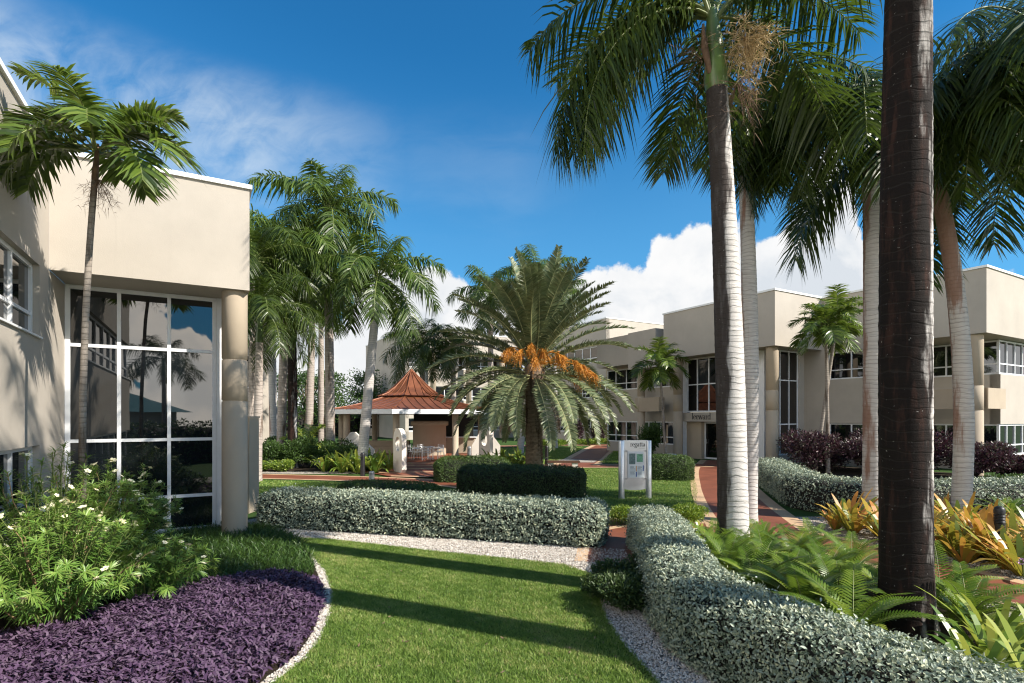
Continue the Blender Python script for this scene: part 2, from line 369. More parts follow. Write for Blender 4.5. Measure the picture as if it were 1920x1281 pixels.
def blades(mb, p, d, w, L, W, droop, m=0, r=None, ts=(0, .35, .7, 1), ws=(.5, 1, .75, 0), fold=0):
    p = np.asarray(p, float); n = len(p)
    if n == 0: return
    L = np.broadcast_to(L, n)[:, None]; W = np.broadcast_to(W, n)[:, None]; dr = np.broadcast_to(droop, n)[:, None]
    k = len(ts); vs = []
    for t, wd in zip(ts, ws):
        c = p + d * L * t; c[:, 2:3] -= dr * L * t * t
        if wd == 0: vs.append(c)
        else: vs += [c - w * W * wd * .5, c + w * W * wd * .5]
    V = np.stack(vs, 1); nv = V.shape[1]; base = (np.arange(n) * nv)[:, None]
    q = [base + np.array([2 * i, 2 * i + 1, 2 * i + 3, 2 * i + 2])[None] for i in range(k - 2)]
    tri = base + np.array([2 * (k - 2), 2 * (k - 2) + 1, 2 * (k - 2) + 2])[None]
    r = rng.random(n) if r is None else np.broadcast_to(r, n)
    off = mb.n; mb.v.append(V.reshape(-1, 3)); mb.n += n * nv
    for qq in q: mb.f.append((qq + off, m, r, False))
    mb.f.append((tri + off, m, r, False))
def diam(mb, p, d, w, L, W, m=0, r=None, cup=.12):
    """small oval leaves: base, two shoulders, tip"""
    n = len(p); nrm = np.cross(d, w); L = np.broadcast_to(L, n)[:, None]; W = np.broadcast_to(W, n)[:, None]
    V = np.stack([p, p + d * L * .45 - w * W * .5 + nrm * W * cup, p + d * L * .95 - w * W * .12 , p + d * L * .95 + w * W * .12, p + d * L * .45 + w * W * .5 + nrm * W * cup], 1)
    b = (np.arange(n) * 5)[:, None]; off = mb.n; mb.v.append(V.reshape(-1, 3)); mb.n += 5 * n
    r = rng.random(n) if r is None else r
    mb.f.append((b + np.array([0, 1, 2]) + off, m, r, False)); mb.f.append((b + np.array([0, 2, 3]) + off, m, r, False)); mb.f.append((b + np.array([0, 3, 4]) + off, m, r, False))
def rand_dirs(n): return unit(rng.normal(size=(n, 3)))
def perp(d):
    return unit(np.cross(d, rand_dirs(len(d))))
def G(px, py): Y = EYE * FPX / (py - HOR); return np.array([(px - 960) * Y / FPX, Y])
def spline(P, n=12):
    P = np.asarray(P, float); Q = np.vstack([2 * P[0] - P[1], P, 2 * P[-1] - P[-2]]); o = []
    for i in range(1, len(Q) - 2):
        for t in np.linspace(0, 1, n, endpoint=False):
            a, b, c, e = Q[i - 1:i + 3]
            o.append(.5 * (2 * b + (c - a) * t + (2 * a - 5 * b + 4 * c - e) * t * t + (3 * b - a - 3 * c + e) * t ** 3))
    o.append(P[-1]); return np.array(o)
def inpoly(P, poly):
    poly = np.asarray(poly); x, y = P[:, 0], P[:, 1]; ins = np.zeros(len(P), bool); j = len(poly) - 1
    for i in range(len(poly)):
        xi, yi = poly[i]; xj, yj = poly[j]
        ins ^= ((yi > y) != (yj > y)) & (x < (xj - xi) * (y - yi) / (yj - yi + 1e-12) + xi); j = i
    return ins
def scatter(poly, n):
    poly = np.asarray(poly); lo, hi = poly.min(0), poly.max(0); out = []; got = 0
    while got < n:
        P = lo + rng.random((n * 2, 2)) * (hi - lo); P = P[inpoly(P, poly)]; out.append(P); got += len(P)
    return np.concatenate(out)[:n]
def wob(P, s=1.0, k=0):
    x, y = P[..., 0] * s, P[..., 1] * s; z = P[..., 2] * s if P.shape[-1] > 2 else 0
    return (np.sin(x * 2.1 + 1.3 * k + np.sin(y * 1.7)) + np.sin(y * 2.9 + k + np.sin(z * 2.3 + x)) + np.sin((x + y + z) * 4.3 + 2 * k)) / 3

# ------------------------------------------------------------------ ground, lawn, gravel, paths
struct(sheet('ground', [(-400, -120), (400, -120), (400, 700), (-400, 700)], 0, 'ground'))
GRAV = [(-9, 1.5), (9, 1.5), (12.5, 6.5), (12.5, 14.2), (3.4, 13.6), (2.4, 11.6), (-6.3, 13.9), (-9.2, 11)]
struct(sheet('gravel', GRAV, .006, 'gravel'))
lawn_px = [(540, 1010), (620, 1013), (700, 1022), (830, 1037), (960, 1050), (1060, 1061), (1105, 1078), (1122, 1120), (1135, 1160), (1165, 1205), (1205, 1250), (1265, 1320), (1400, 1480), (300, 1480),
           (470, 1310), (530, 1270), (575, 1235), (604, 1195), (621, 1150), (624, 1110), (610, 1072), (585, 1042), (560, 1022)]
LAWN = [G(*p) for p in lawn_px]
struct(sheet('lawn', LAWN, .012, 'lawn'))
BED = [G(*p) for p in ((560, 1028), (590, 1062), (603, 1095), (602, 1140), (588, 1185), (560, 1228), (510, 1266), (450, 1310), (280, 1480))] + [np.array(p) for p in ((-3.6, 2.6), (-6.9, 6.2), (-9.0, 10.9), (-6.2, 12.35))]
struct(sheet('planting_bed', BED, .010, 'soil'))
def ribbon(name, pts, width, bw, z, closed_ends=True):
    P = spline(pts, 10); T = unit(np.gradient(P, axis=0)); N = np.stack([-T[:, 1], T[:, 0]], 1)
    mb = MB(); h = width / 2
    def strip(a, b, m, zz):
        V = np.concatenate([np.c_[P + N * a, np.full(len(P), zz)], np.c_[P + N * b, np.full(len(P), zz)]]); k = len(P); i = np.arange(k - 1)
        mb.add(V, np.stack([i, i + k, i + k + 1, i + 1], 1)[:, ::-1], m)
    strip(-h, -h + bw, 1, z); strip(-h + bw, h - bw, 0, z); strip(h - bw, h, 1, z)
    return struct(mb.build(name, ['brick', 'border']))
ribbon('path', [(-16, 24.4), (-11, 23.3), (-6.4, 22.3), (-2, 20.5), (.5, 16.5), (2.2, 12.6), (3.6, 11.4)], 1.7, .22, .018)
ribbon('path', [(1.9, 9.4), (2.35, 11.4), (3.2, 12.1), (4.6, 12.35), (6.1, 11.6), (6.9, 9.5), (7.4, 7.9), (8.4, 6.3), (10.5, 4.4)], 1.6, .22, .022)
ribbon('walkway', [(5.7, 12.2), (6.7, 16), (8.0, 20.2), (10.0, 26.0), (12.4, 31.6)], 2.35, .36, .026)
ribbon('path', [(-5, 27.6), (0, 27.9), (6, 28.2), (10.4, 28.5)], 2.0, .25, .030)
ribbon('path', [(3.4, 28.6), (4.6, 33), (6.6, 41), (9, 50)], 2.6, .4, .034)
ribbon('path', [(-8, 44), (0, 47.2), (12, 50.5), (24, 55)], 2.0, .3, .038)
# pale gravel round the planted palms
struct(sheet('gravel', [(-14, 24.6), (-9, 24.2), (-5.9, 24.6), (-5.3, 26.5), (-8, 32), (-16, 30)], .014, 'gravel'))
struct(sheet('gravel', [(3.2, 30.2), (4.6, 30.0), (5.0, 31.2), (3.6, 32.4), (2.6, 31.8)], .042, 'gravel'))
struct(sheet('planting_bed', [(3.6, 6.0), (6.4, 5.2), (6.4, 8.0), (5.9, 10.3), (5.0, 11.3), (3.6, 11.2), (3.2, 9.0), (3.0, 7.0)], .0095, 'soil'))
struct(sheet('planting_bed', [(10.6, 15.2), (12.6, 24), (16, 29), (21.5, 23.6), (30, 26), (30, 15.5)], .016, 'soil'))
struct(sheet('planting_bed', [(-13.6, 25.2), (-6.4, 25.4), (-5.6, 26.6), (-8, 31), (-15, 29.4)], .024, 'soil'))
# terrace behind the camera
struct(sheet('car_park', [(-40, -9), (40, -9), (40, -28), (-40, -28)], .02, 'asphalt'))

# grass blades
def grass(poly, n, h, wd, far=1.0):
    P = scatter(poly, n); mb = MB()
    a = rng.random(n) * 2 * pi; tilt = .2 + rng.random(n) * 1.5
    d = unit(np.stack([np.cos(a) * tilt, np.sin(a) * tilt, np.ones(n)], 1))
    b = rng.random(n) * 2 * pi; w = np.stack([np.cos(b), np.sin(b), np.zeros(n)], 1)
    base = np.clip(.42 + .20 * np.clip(wob(P, .8, 5), 0, 1) + .20 * wob(P, 1.6) + .24 * wob(P, 7, 2) + rng.normal(size=n) * .24, 0, 1)
    blades(mb, np.c_[P, np.full(n, .01)], d, w, h * (.6 + .7 * rng.random(n)), wd, .1, 0, base, (0, .55, 1), (1, .8, 0))
    return mb
L2 = np.asarray(LAWN); cen = np.array([-.6, 7.5])
stuff(grass([cen + (p - cen) * 1.012 for p in L2], 300000, .042, .007).build('lawn_grass', ['blade']), 'mown green lawn between the purple bed and the long silver hedge', 'grass')
FAR = [(-5.6, 13.9), (2.0, 12.6), (4.6, 13.4), (6.6, 19), (8.6, 25.5), (9.3, 27.1), (1, 26.7), (-1, 26.3), (-3, 24), (.6, 19), (1.6, 15)]
stuff(grass(FAR, 90000, .06, .014).build('lawn_grass', ['blade']), 'sunny far lawn around the metal directory sign', 'grass')
FAR2 = [(4.9, 29.8), (10.5, 30.2), (11, 46), (9.2, 46)]; FAR3 = [(.5, 29.2), (2.4, 29.5), (6.2, 46), (2, 45.5), (-2, 42)]
for q, lab in ((FAR2, 'lawn to the right of the straight red path to the back building'), (FAR3, 'lawn between the date palm and the straight red path')):
    stuff(grass(q, 26000, .09, .03).build('lawn_grass', ['blade']), lab, 'grass')
stuff(grass([(-15, 23.8), (-11, 22.0), (-6.6, 21.0), (-6, 14.5), (-9, 15)], 22000, .07, .02).build('lawn_grass', ['blade']), 'strip of lawn beside the red path left of the gazebo', 'grass')
# pebbles
def pebbles(poly, n, s, lab, excl=()):
    P = scatter(poly, n)
    for e in excl: P = P[~inpoly(P, e)]
    n = len(P); mb = MB()
    o = np.array([(1, 0, 0), (0, 1, 0), (-1, 0, 0), (0, -1, 0), (0, 0, .7), (0, 0, -.4)], float)
    sz = s * (.5 + rng.random((n, 1, 1))); a = rng.random(n) * 6.28; ca, sa = np.cos(a)[:, None], np.sin(a)[:, None]
    ov = o[None] * (.7 + .6 * rng.random((n, 6, 1))); x = ov[..., 0] * ca - ov[..., 1] * sa * .75; y = ov[..., 0] * sa + ov[..., 1] * ca * .75
    V = np.stack([x, y, ov[..., 2]], -1) * sz; V[..., :2] += P[:, None]; V[..., 2] += .010 + sz[..., 0] * .3
    F = np.array([(0, 1, 4), (1, 2, 4), (2, 3, 4), (3, 0, 4)]); b = (np.arange(n) * 6)[:, None, None]
    mb.add(V, (b + F[None]).reshape(-1, 3), 0, np.repeat(rng.random(n), 4))
    return stuff(mb.build('pebbles', ['pebble']), lab, 'gravel')
pebbles([(-6.4, 12.9), (-4.6, 11.0), (0, 9.3), (2.0, 8.6), (2.2, 10.4), (-5, 12.4)], 20000, .016, 'cream pebble strip between the lawn and the long silver hedge', (LAWN, BED))
pebbles([G(*p) for p in ((545, 1005), (640, 1060), (640, 1180), (560, 1300), (430, 1330), (560, 1210), (590, 1120))], 12000, .013, 'crescent of cream pebbles round the purple bed', (LAWN, BED))
pebbles([(.9, 7.6), (1.6, 7.6), (2.0, 5.6), (2.6, 4.2), (2.4, 3.2), (1.0, 3.6), (1.0, 6.2)], 16000, .014, 'cream pebbles in the shade below the right hedge', (LAWN,))
pebbles([(8.2, 7.6), (12, 6.8), (12, 10.5), (7.9, 11)], 9000, .016, 'cream pebbles under the orange bromeliads')

n = 420; P = np.concatenate([scatter([(-4.5, 4), (1.2, 4), (2.2, 10.2), (-5, 11.9)], 260), scatter([(5.6, 12.6), (8, 12.6), (11, 26), (8.6, 26)], 90), scatter([(8, 7), (11, 7), (11, 12), (8, 12)], 70)])
mb = MB(); a = rng.random(n) * 6.28; d = unit(np.stack([np.cos(a), np.sin(a), rng.normal(size=n) * .25], 1))
diam(mb, np.c_[P, np.full(n, .035)], d, unit(np.cross(d, unit(np.array([[0, 0, 1.]]) + rng.normal(size=(n, 3)) * .35))), .03 + .05 * rng.random(n) ** 2, .018)
stuff(mb.build('leaf_litter', ['rootd']), 'scattered dry brown leaves on the lawn, gravel and paving', 'leaf litter')

# ------------------------------------------------------------------ buildings
def column(parent, c, r, z0, z1, joints=(), mat='stucco_d'):
    prof = [(r, z0)]
    for j in joints: prof += [(r, j - .02), (r - .018, j - .012), (r - .018, j + .012), (r, j + .02)]
    prof += [(r, z1)]
    mb = MB(); lathe(mb, prof, 28, 0, c[0], c[1]); return mb.build('column', mat, parent)
def window(parent, P, u, n, t0, t1, z0, z1, mull=(), tran=(), rec=.12, fw=.07, glass='glass', name='window'):
    """frame as a mesh with its panes as a child; P on the wall face, n pointing inward"""
    mb = MB(); a, b = rec, rec + .09
    obox(mb, P, u, n, t0, t1, a, b, z0, z0 + fw); obox(mb, P, u, n, t0, t1, a, b, z1 - fw, z1)
    for t, w in [(t0 + fw / 2, fw), (t1 - fw / 2, fw)] + [(m, fw * .8) for m in mull]:
        obox(mb, P, u, n, t - w / 2, t + w / 2, a - .004, b + .004, z0 + fw * .5, z1 - fw * .5)
    for z in tran: obox(mb, P, u, n, t0 + fw * .4, t1 - fw * .4, a + .004, b - .004, z - fw * .4, z + fw * .4)
    f = mb.build(name, 'white', parent)
    g = MB(); obox(g, P, u, n, t0 + fw * .6, t1 - fw * .6, rec + .04, rec + .055, z0 + fw * .6, z1 - fw * .6)
    g.build('pane', glass, f); return f
def part(parent, name, mat, *boxes):
    mb = MB()
    for b in boxes: obox(mb, *b)
    return mb.build(name, mat, parent)
def tpx(P, u, px):
    k = (px - 960) / FPX; return (k * P[1] - P[0]) / (u[0] - k * u[1])

# left building with the tall window
P0 = np.array([-5.67, 11.52]); I0 = P0 - 3.336 * A_; ZB, ZR = 5.33, 7.51
bl = empty('office_building', (*P0, 0), 'cream stucco office block with tall grid window under a deep blank fascia', 'building')
bl.location = (0, 0, 0)
Ni, Nw = B_, -A_      # inward normals of the front and of the wing
mb = MB(); prism(mb, [P0, P0 + 7 * B_, I0 + 7 * B_, I0], ZB, ZR); mb.build('fascia', 'stucco', bl)
mb = MB(); obox(mb, P0, -A_, B_, -.05, 3.3, -.05, .3, ZR, ZR + .09); obox(mb, I0, -B_, -A_, .05, 9.2, -.05, .3, ZR, ZR + .09)
obox(mb, P0, -A_, B_, -.05, .3, .3, 7.0, ZR, ZR + .09); mb.build('roof_coping', 'cap', bl)
mb = MB()
obox(mb, I0, -B_, -A_, -1.3, -.003, 0, .4, 0, ZB - .003); obox(mb, I0, -B_, -A_, 0, .63, .001, .4, 0, ZR)
for z0, z1 in ((0, .8), (2.11, 4.0), (5.25, ZR)): obox(mb, I0, -B_, -A_, .63, 9, 0, .4, z0, z1)
mb.build('wall', 'stucco', bl)
sm = [1.75, 2.9, 4.05, 5.2, 6.3, 7.4]
window(bl, I0, -B_, -A_, .63, 9, 4.0, 5.25, sm, [4.38], .10, .07)
window(bl, I0, -B_, -A_, .63, 9, .8, 2.11, sm, [1.15], .10, .07)
part(bl, 'sill', 'white', (I0, -B_, -A_, .60, 9, -.04, .095, 3.965, 3.998))
J0 = I0 + 1.2 * B_
m1, m2, te = tpx(J0, A_, 223), tpx(J0, A_, 317), tpx(J0, A_, 406)
window(bl, J0, A_, B_, .005, te, .04, ZB - .004, (m1, m2), (.83, 2.1, 4.09), .0, .085, 'glass', 'curtain_window')
mb = MB(); obox(mb, J0, A_, B_, te + .003, te + .13, -.03, .25, 0, ZB - .004); mb.build('jamb_panel', 'white', bl)
mb = MB(); obox(mb, J0, A_, B_, te + .133, 3.1, .0, .35, 0, ZB - .005); obox(mb, J0, A_, B_, 2.75, 3.1, .353, 6, 0, ZB - .005); mb.build('side_wall', 'stucco', bl)
mb = MB(); obox(mb, J0, A_, B_, .45, 2.74, 1.6, 1.7, 0, ZB - .006); mb.build('interior_partition', 'dark', bl)
column(bl, P0 - .27 * A_ + .36 * B_, .255, 0, ZB - .003, (2.95, 3.85))
pr = MB(); box(pr, -7.6, 14.35, 0, -7.07, 14.9, 2.56); box(pr, -7.62, 14.33, 2.563, -7.05, 14.92, 2.62)
tag(pr.build('garden_pier', 'stucco_d'), 'low tan stucco pier standing just behind the round column of the tall window', 'pier')

# leeward building
Q0 = np.array([13.46, 27.3]); QL = Q0 + 7.7 * B_; K = Q0 + 4.12 * A_; Q1 = K - 7.15 * B_; ZB2, ZR2 = 6.27, 9.1
lb = empty('office_building', (0, 0, 0), 'two storey tan stucco office block with the leeward entrance sign', 'building')
mb = MB()
prism(mb, [Q0, K, K + 6 * A_ + 7.7 * B_, QL + 6 * A_, QL], ZB2, ZR2); mb.build('fascia', 'stucco', lb)
W1 = Q1 + .5 * B_ + 3.0 * A_
mb = MB(); prism(mb, [Q1, Q1 + 22 * A_, Q1 + 22 * A_ + 9 * B_, Q1 + 4.6 * B_ + 6 * A_, Q1 + 4.6 * B_], ZB2, ZR2); mb.build('fascia', 'stucco', lb)
mb = MB()   # copings
obox(mb, Q0, B_, A_, -.05, 7.75, -.05, .3, ZR2, ZR2 + .1); obox(mb, Q0, A_, B_, .3, 4.1, -.05, .3, ZR2, ZR2 + .1)
obox(mb, Q1, B_, A_, -.05, 7.1, -.05, .3, ZR2, ZR2 + .1); obox(mb, Q1, A_, B_, .3, 22, -.05, .3, ZR2, ZR2 + .1)
mb.build('roof_coping', 'cap', lb)
# flush wall between the inner corner and the projecting corner block
mb = MB()
for z0, z1 in ((0, .75), (2.26, 4.62), (6.1, ZR2)): obox(mb, K, -B_, A_, .35, 2.55, 0, .4, z0, z1)
obox(mb, K, -B_, A_, .0, .35, .001, .4, 0, ZR2); obox(mb, K, -B_, A_, -1.4, -.002, .001, .4, 0, ZB2 - .004)
for z0, z1 in ((0, .75), (2.26, 4.62)): obox(mb, W1, B_, A_, 0, 7, 0, .4, z0, z1); obox(mb, W1, A_, B_, .0, 19, -.002, .4, z0, z1)
obox(mb, W1, B_, A_, 4.2, 7, 0, .4, 4.62, ZB2 - .003); obox(mb, W1, B_, A_, 4.2, 7, 0, .4, .75, 2.26)
mb.build('wall', 'stucco', lb)
for z0, z1 in ((.75, 2.26), (4.62, 6.1)):
    window(lb, K, -B_, A_, .35, 2.55, z0, z1, (1.5,), (z0 + .5,), .1, .07, 'glass_d')
    window(lb, W1, B_, A_, .06, 4.2, z0, min(z1 + .14, ZB2 - .004) if z1 > 5 else z1, (1.1, 2.15, 3.2), (z0 + .5,), .05, .08, 'glass')
    window(lb, W1, A_, B_, .0, 19, z0, min(z1 + .14, ZB2 - .004) if z1 > 5 else z1, tuple(np.arange(.9, 19, .95)), (z0 + .5,), .05, .08, 'glass')
column(lb, Q1 + .55 * B_ + .4 * A_, .31, 0, ZB2 - .003, (2.9, 4.0))
part(lb, 'balcony_beam', 'stucco_d', (Q1, B_, A_, .22, 4.6, .72, 1.25, 2.97, 3.9), (Q1, A_, B_, .72, 2.6, .18, .8, 2.973, 3.897))
# entrance bay: corner column, curtain glass on the shaded side and on the sunny side
column(lb, Q0 + .5 * B_ + .5 * A_, .31, 0, ZB2 - .003, (2.95, 4.0)); column(lb, QL - .7 * B_ + .55 * A_, .29, 0, ZB2 - .003, (2.95, 4.0))
Gs = Q0 + 1.2 * A_; ta, tb = tpx(Gs, B_, 1424), tpx(Gs, B_, 1288)
mu = tuple(ta + (tb - ta) * k for k in (.16, .33, .5, .67, .84))
window(lb, Gs, B_, A_, ta, tb, 2.9, ZB2 - .004, mu, (4.62,), .0, .09, 'glass_d', 'curtain_window')
window(lb, Gs, B_, A_, ta, ta + (tb - ta) * .5, .02, 2.897, mu[:2], (.9, 2.1), .0, .09, 'glass_d', 'curtain_window')
for t in (ta - .32, tb + .003):
    mb = MB(); obox(mb, Gs, B_, A_, t, t + .317, -.05, .3, 0, ZB2 - .004); mb.build('jamb_panel', 'white', lb)
tm = ta + (tb - ta) * .5
mb = MB(); obox(mb, Gs, B_, A_, tb - 1.15, tb, -.02, .5, 0, 2.3); obox(mb, Gs, B_, A_, tm + .002, tb, .3, .5, 2.3, 2.89); mb.build('entrance_pier', 'stucco_d', lb)
sg = MB(); obox(sg, Gs, B_, A_, tm - .6, tb + .1, -.35, .297, 2.32, 2.86); SGN = sg.build('sign_band', 'stucco', lb)
dr = MB()
for t0, t1 in ((tb - 1.25, tb - 1.16), (tb - 2.35, tb - 2.27)): obox(dr, Gs, B_, A_, t0, t1, .25, .36, .03, 2.298)
obox(dr, Gs, B_, A_, tb - 2.27, tb - 1.25, .255, .355, .03, .13); obox(dr, Gs, B_, A_, tb - 2.27, tb - 1.25, .255, .355, 2.2, 2.295)
do = dr.build('door', 'white', lb)
dg = MB(); obox(dg, Gs, B_, A_, tb - 2.27, tb - 1.25, .29, .31, .13, 2.2); dg.build('pane', 'glass_d', do)
dh = MB(); obox(dh, Gs, B_, A_, tb - 1.36, tb - 1.32, .19, .22, .95, 1.25); obox(dh, Gs, B_, A_, tb - 1.36, tb - 1.32, .22, .29, 1.0, 1.03); dh.build('handle', 'metal', do)
Hs = Q0 + 1.0 * B_; t3, t4 = tpx(Hs, A_, 1457), tpx(Hs, A_, 1498)
window(lb, Hs, A_, B_, 1.2, t4, .5, ZB2 - .004, (1.2 + (t4 - 1.2) * .33, 1.2 + (t4 - 1.2) * .66), (2.2, 4.62), .05, .08, 'glass_d', 'curtain_window')
mb = MB(); obox(mb, Hs, A_, B_, 1.2, t4, 0, .3, 0, .498); obox(mb, Hs, A_, B_, t4 + .002, 4.12, 0, .3, 0, ZB2 - .005); mb.build('wall', 'stucco', lb)
# rear wing seen to the left of the entrance
mb = MB()
for z0, z1 in ((0, .75), (2.3, 4.6), (6.15, ZB2 - .004)): obox(mb, Gs, B_, A_, tb + .33, 15, .25, .6, z0, z1)
mb.build('wall', 'stucco', lb)
for z0, z1 in ((.75, 2.3), (4.6, 6.15)):
    window(lb, Gs, B_, A_, tb + .33, 15, z0, z1, tuple(np.arange(tb + 1.4, 15, 1.15)), (z0 + .5,), .3, .08, 'glass_d')
R0 = QL + .6 * B_
mb = MB(); obox(mb, R0, B_, A_, 0, 2.6, -.1, 3.5, 5.85, 8.35); mb.build('balcony_fascia', 'stucco', lb)
part(lb, 'balcony_beam', 'stucco_d', (R0, B_, A_, .1, 2.35, .3, .8, 2.97, 3.9))
column(lb, R0 + 2.0 * B_ + .55 * A_, .26, 0, 5.847, (2.95, 4.0))
mb = MB(); obox(mb, QL, B_, A_, 3.2, 7, .25, 6, ZB2, 8.35); mb.build('rear_fascia', 'stucco', lb)

# three storey building at the back
C1 = np.array([9.56, 54.0]); C2 = np.array([-12.1, 60.5]); Cm = C2 + 15.6 * A_
bb = empty('office_building', (0, 0, 0), 'three storey cream stucco office block behind the date palm', 'building')
ZT = 12.6
def floors(P, u, n, t0, t1, tag_, step=1.4, skip=0):
    mb = MB()
    for z0, z1 in ((0, .95), (2.45, 4.6), (6.2, 8.3), (10.0, ZT)): obox(mb, P, u, n, t0, t1, 0, .4, z0, z1)
    mb.build('wall', 'stucco', bb)
    for z0, z1 in ((.95, 2.45), (4.6, 6.2), (8.3, 10.0)):
        window(bb, P, u, n, t0, t1, z0, z1, tuple(np.arange(t0 + step, t1 - .4, step)), (z0 + .5,), .15, .10, 'glass')
floors(C1, A_, B_, 0.02, 18, 'a'); floors(C1, B_, A_, 0, 15.9, 'b')
floors(C2, A_, B_, .02, 15.5, 'c', 1.2)
mb = MB(); obox(mb, C2, B_, A_, 0, 13.0, 0, .4, 0, ZT)
for z0, z1 in ((0, .95), (2.45, 4.6), (6.2, 8.3), (10.0, ZT)): obox(mb, C2, B_, A_, 13.0, 16.3, 0, .4, z0, z1)
obox(mb, C2, B_, A_, 16.3, 17.5, 0, .4, 8.4, ZT); mb.build('wall', 'stucco', bb)
for z0, z1 in ((.95, 2.45), (4.6, 6.2), (8.3, 10.0)): window(bb, C2, B_, A_, 13.0, 16.3, z0, z1, (14.65,), (z0 + .5,), .15, .1, 'glass')
column(bb, C2 + 17.0 * B_ + .4 * A_, .3, 0, 8.4)
mb = MB(); prism(mb, [C1 + .5 * A_ + .5 * B_, C1 + 18 * A_ + .5 * B_, C1 + 18 * A_ + 20 * B_, C1 + .5 * A_ + 20 * B_], 12.2, 12.3)
prism(mb, [C2 + .5 * A_ + .5 * B_, Cm + .5 * B_, Cm + 17 * B_, C2 + .5 * A_ + 17 * B_], 12.21, 12.31); mb.build('roof', 'cap', bb)
mb = MB()
obox(mb, C1, A_, B_, -.05, 18, -.05, .35, ZT, ZT + .12); obox(mb, C1, B_, A_, .35, 15.9, -.05, .35, ZT, ZT + .12)
obox(mb, C2, A_, B_, -.05, 15.6, -.05, .35, ZT, ZT + .12); obox(mb, C2, B_, A_, .35, 17.5, -.05, .35, ZT, ZT + .12); mb.build('roof_coping', 'cap', bb)
for t in (3, 7.5, 12): column(bb, C2 + t * A_ - .9 * B_, .32, 0, 10.0, (4.2,))
part(bb, 'canopy_slab', 'stucco', (C2, A_, B_, 2.2, 13, -1.3, -.003, 10.0, 10.9))
column(bb, C1 - .1 * A_ - .6 * B_, .34, 0, 8.3, (4.2,)); column(bb, C1 + 2.9 * A_ - .6 * B_ , .34, 0, 6.2, (4.2,))

# block behind the palm group on the left
D0 = np.array([-14.75, 33.0])
bk = empty('office_building', (0, 0, 0), 'pale stucco office block half hidden behind the left palm trunks', 'building')
mb = MB(); obox(mb, D0, -A_, B_, 0, 1.0, 0, .4, 0, 9.1); obox(mb, D0, -A_, B_, 1.0, 9, .0, .4, 6.4, 9.1); obox(mb, D0, -A_, B_, 3.2, 9, .0, .4, 0, 6.397)
obox(mb, D0, -A_, B_, -0.0, .4, .403, 9, 0, 9.1); mb.build('wall', 'stucco', bk)
window(bk, D0, -A_, B_, 1.0, 3.2, .1, 6.397, (1.7, 2.45), (2.3, 4.4), .15, .09, 'glass_d', 'curtain_window')
part(bk, 'balcony_beam', 'stucco_d', (D0, -A_, B_, .9, 8, -1.2, -.75, 2.6, 3.7)); column(bk, D0 - 1.1 * A_ - 1.0 * B_, .2, 0, 2.6, mat='stucco_d'); column(bk, D0 - 5.1 * A_ - 1.0 * B_, .2, 0, 2.6, mat='stucco_d')
mb = MB(); obox(mb, D0, -A_, B_, -.05, 9, -.05, .35, 9.1, 9.2); mb.build('roof_coping', 'cap', bk)

# ------------------------------------------------------------------ letters (thick and thin strokes, slab raised from the face)
def arc(cx, cy, rx, ry, a0, a1, n=14):
    return [(cx + rx * cos(R(a0 + (a1 - a0) * i / n)), cy + ry * sin(R(a0 + (a1 - a0) * i / n))) for i in range(n + 1)]
TK, TN = .13, .045
def bowl(cx, cy, rx, ry, a0=0, a1=360):
    out = []; pts = arc(cx, cy, rx, ry, a0, a1, 20)
    return ('bowl', pts, cx)
GL = {
 'l': (.34, [('s', [(.17, 0), (.17, 1.05)], TK), ('s', [(.02, .022), (.32, .022)], TN), ('s', [(.03, 1.0), (.17, 1.04)], TN)]),
 'e': (.52, [bowl(.26, .33, .2, .31, 12, 320), ('s', [(.08, .36), (.45, .36)], TN)]),
 'w': (.84, [('s', [(.06, .64), (.24, .02)], TK), ('s', [(.24, .02), (.42, .6)], TN), ('s', [(.40, .62), (.58, .02)], TK), ('s', [(.58, .02), (.78, .64)], TN), ('s', [(0, .635), (.2, .635)], TN), ('s', [(.32, .635), (.5, .635)], TN), ('s', [(.68, .635), (.86, .635)], TN)]),
 'a': (.54, [bowl(.2, .2, .15, .19, 60, 330), ('s', [(.37, .03), (.37, .46)], TK), ('s', arc(.22, .46, .15, .18, 0, 150), TN * 1.3), ('s', [(.37, .05), (.5, .03)], TN)]),
 'r': (.42, [('s', [(.13, 0), (.13, .62)], TK), ('s', [(.0, .022), (.28, .022)], TN), ('s', arc(.28, .45, .14, .17, 160, 60), TN), ('s', [(.33, .54), (.39, .58)], TK), ('s', [(0, .60), (.13, .63)], TN)]),
 'd': (.58, [bowl(.22, .33, .18, .31, 40, 320), ('s', [(.44, .0), (.44, 1.05)], TK), ('s', [(.44, .022), (.58, .022)], TN), ('s', [(.3, 1.02), (.44, 1.04)], TN)]),
 'g': (.54, [bowl(.22, .42, .16, .22, 0, 360), bowl(.24, -.13, .2, .16, 0, 360), ('s', [(.14, .22), (.1, .1), (.3, .04)], TN), ('s', [(.34, .58), (.5, .66)], TN * 1.3)]),
 't': (.38, [('s', [(.16, .06), (.16, .84)], TK), ('s', [(.02, .62), (.34, .62)], TN), ('s', arc(.26, .12, .1, .11, 200, 320), TN)]),
}
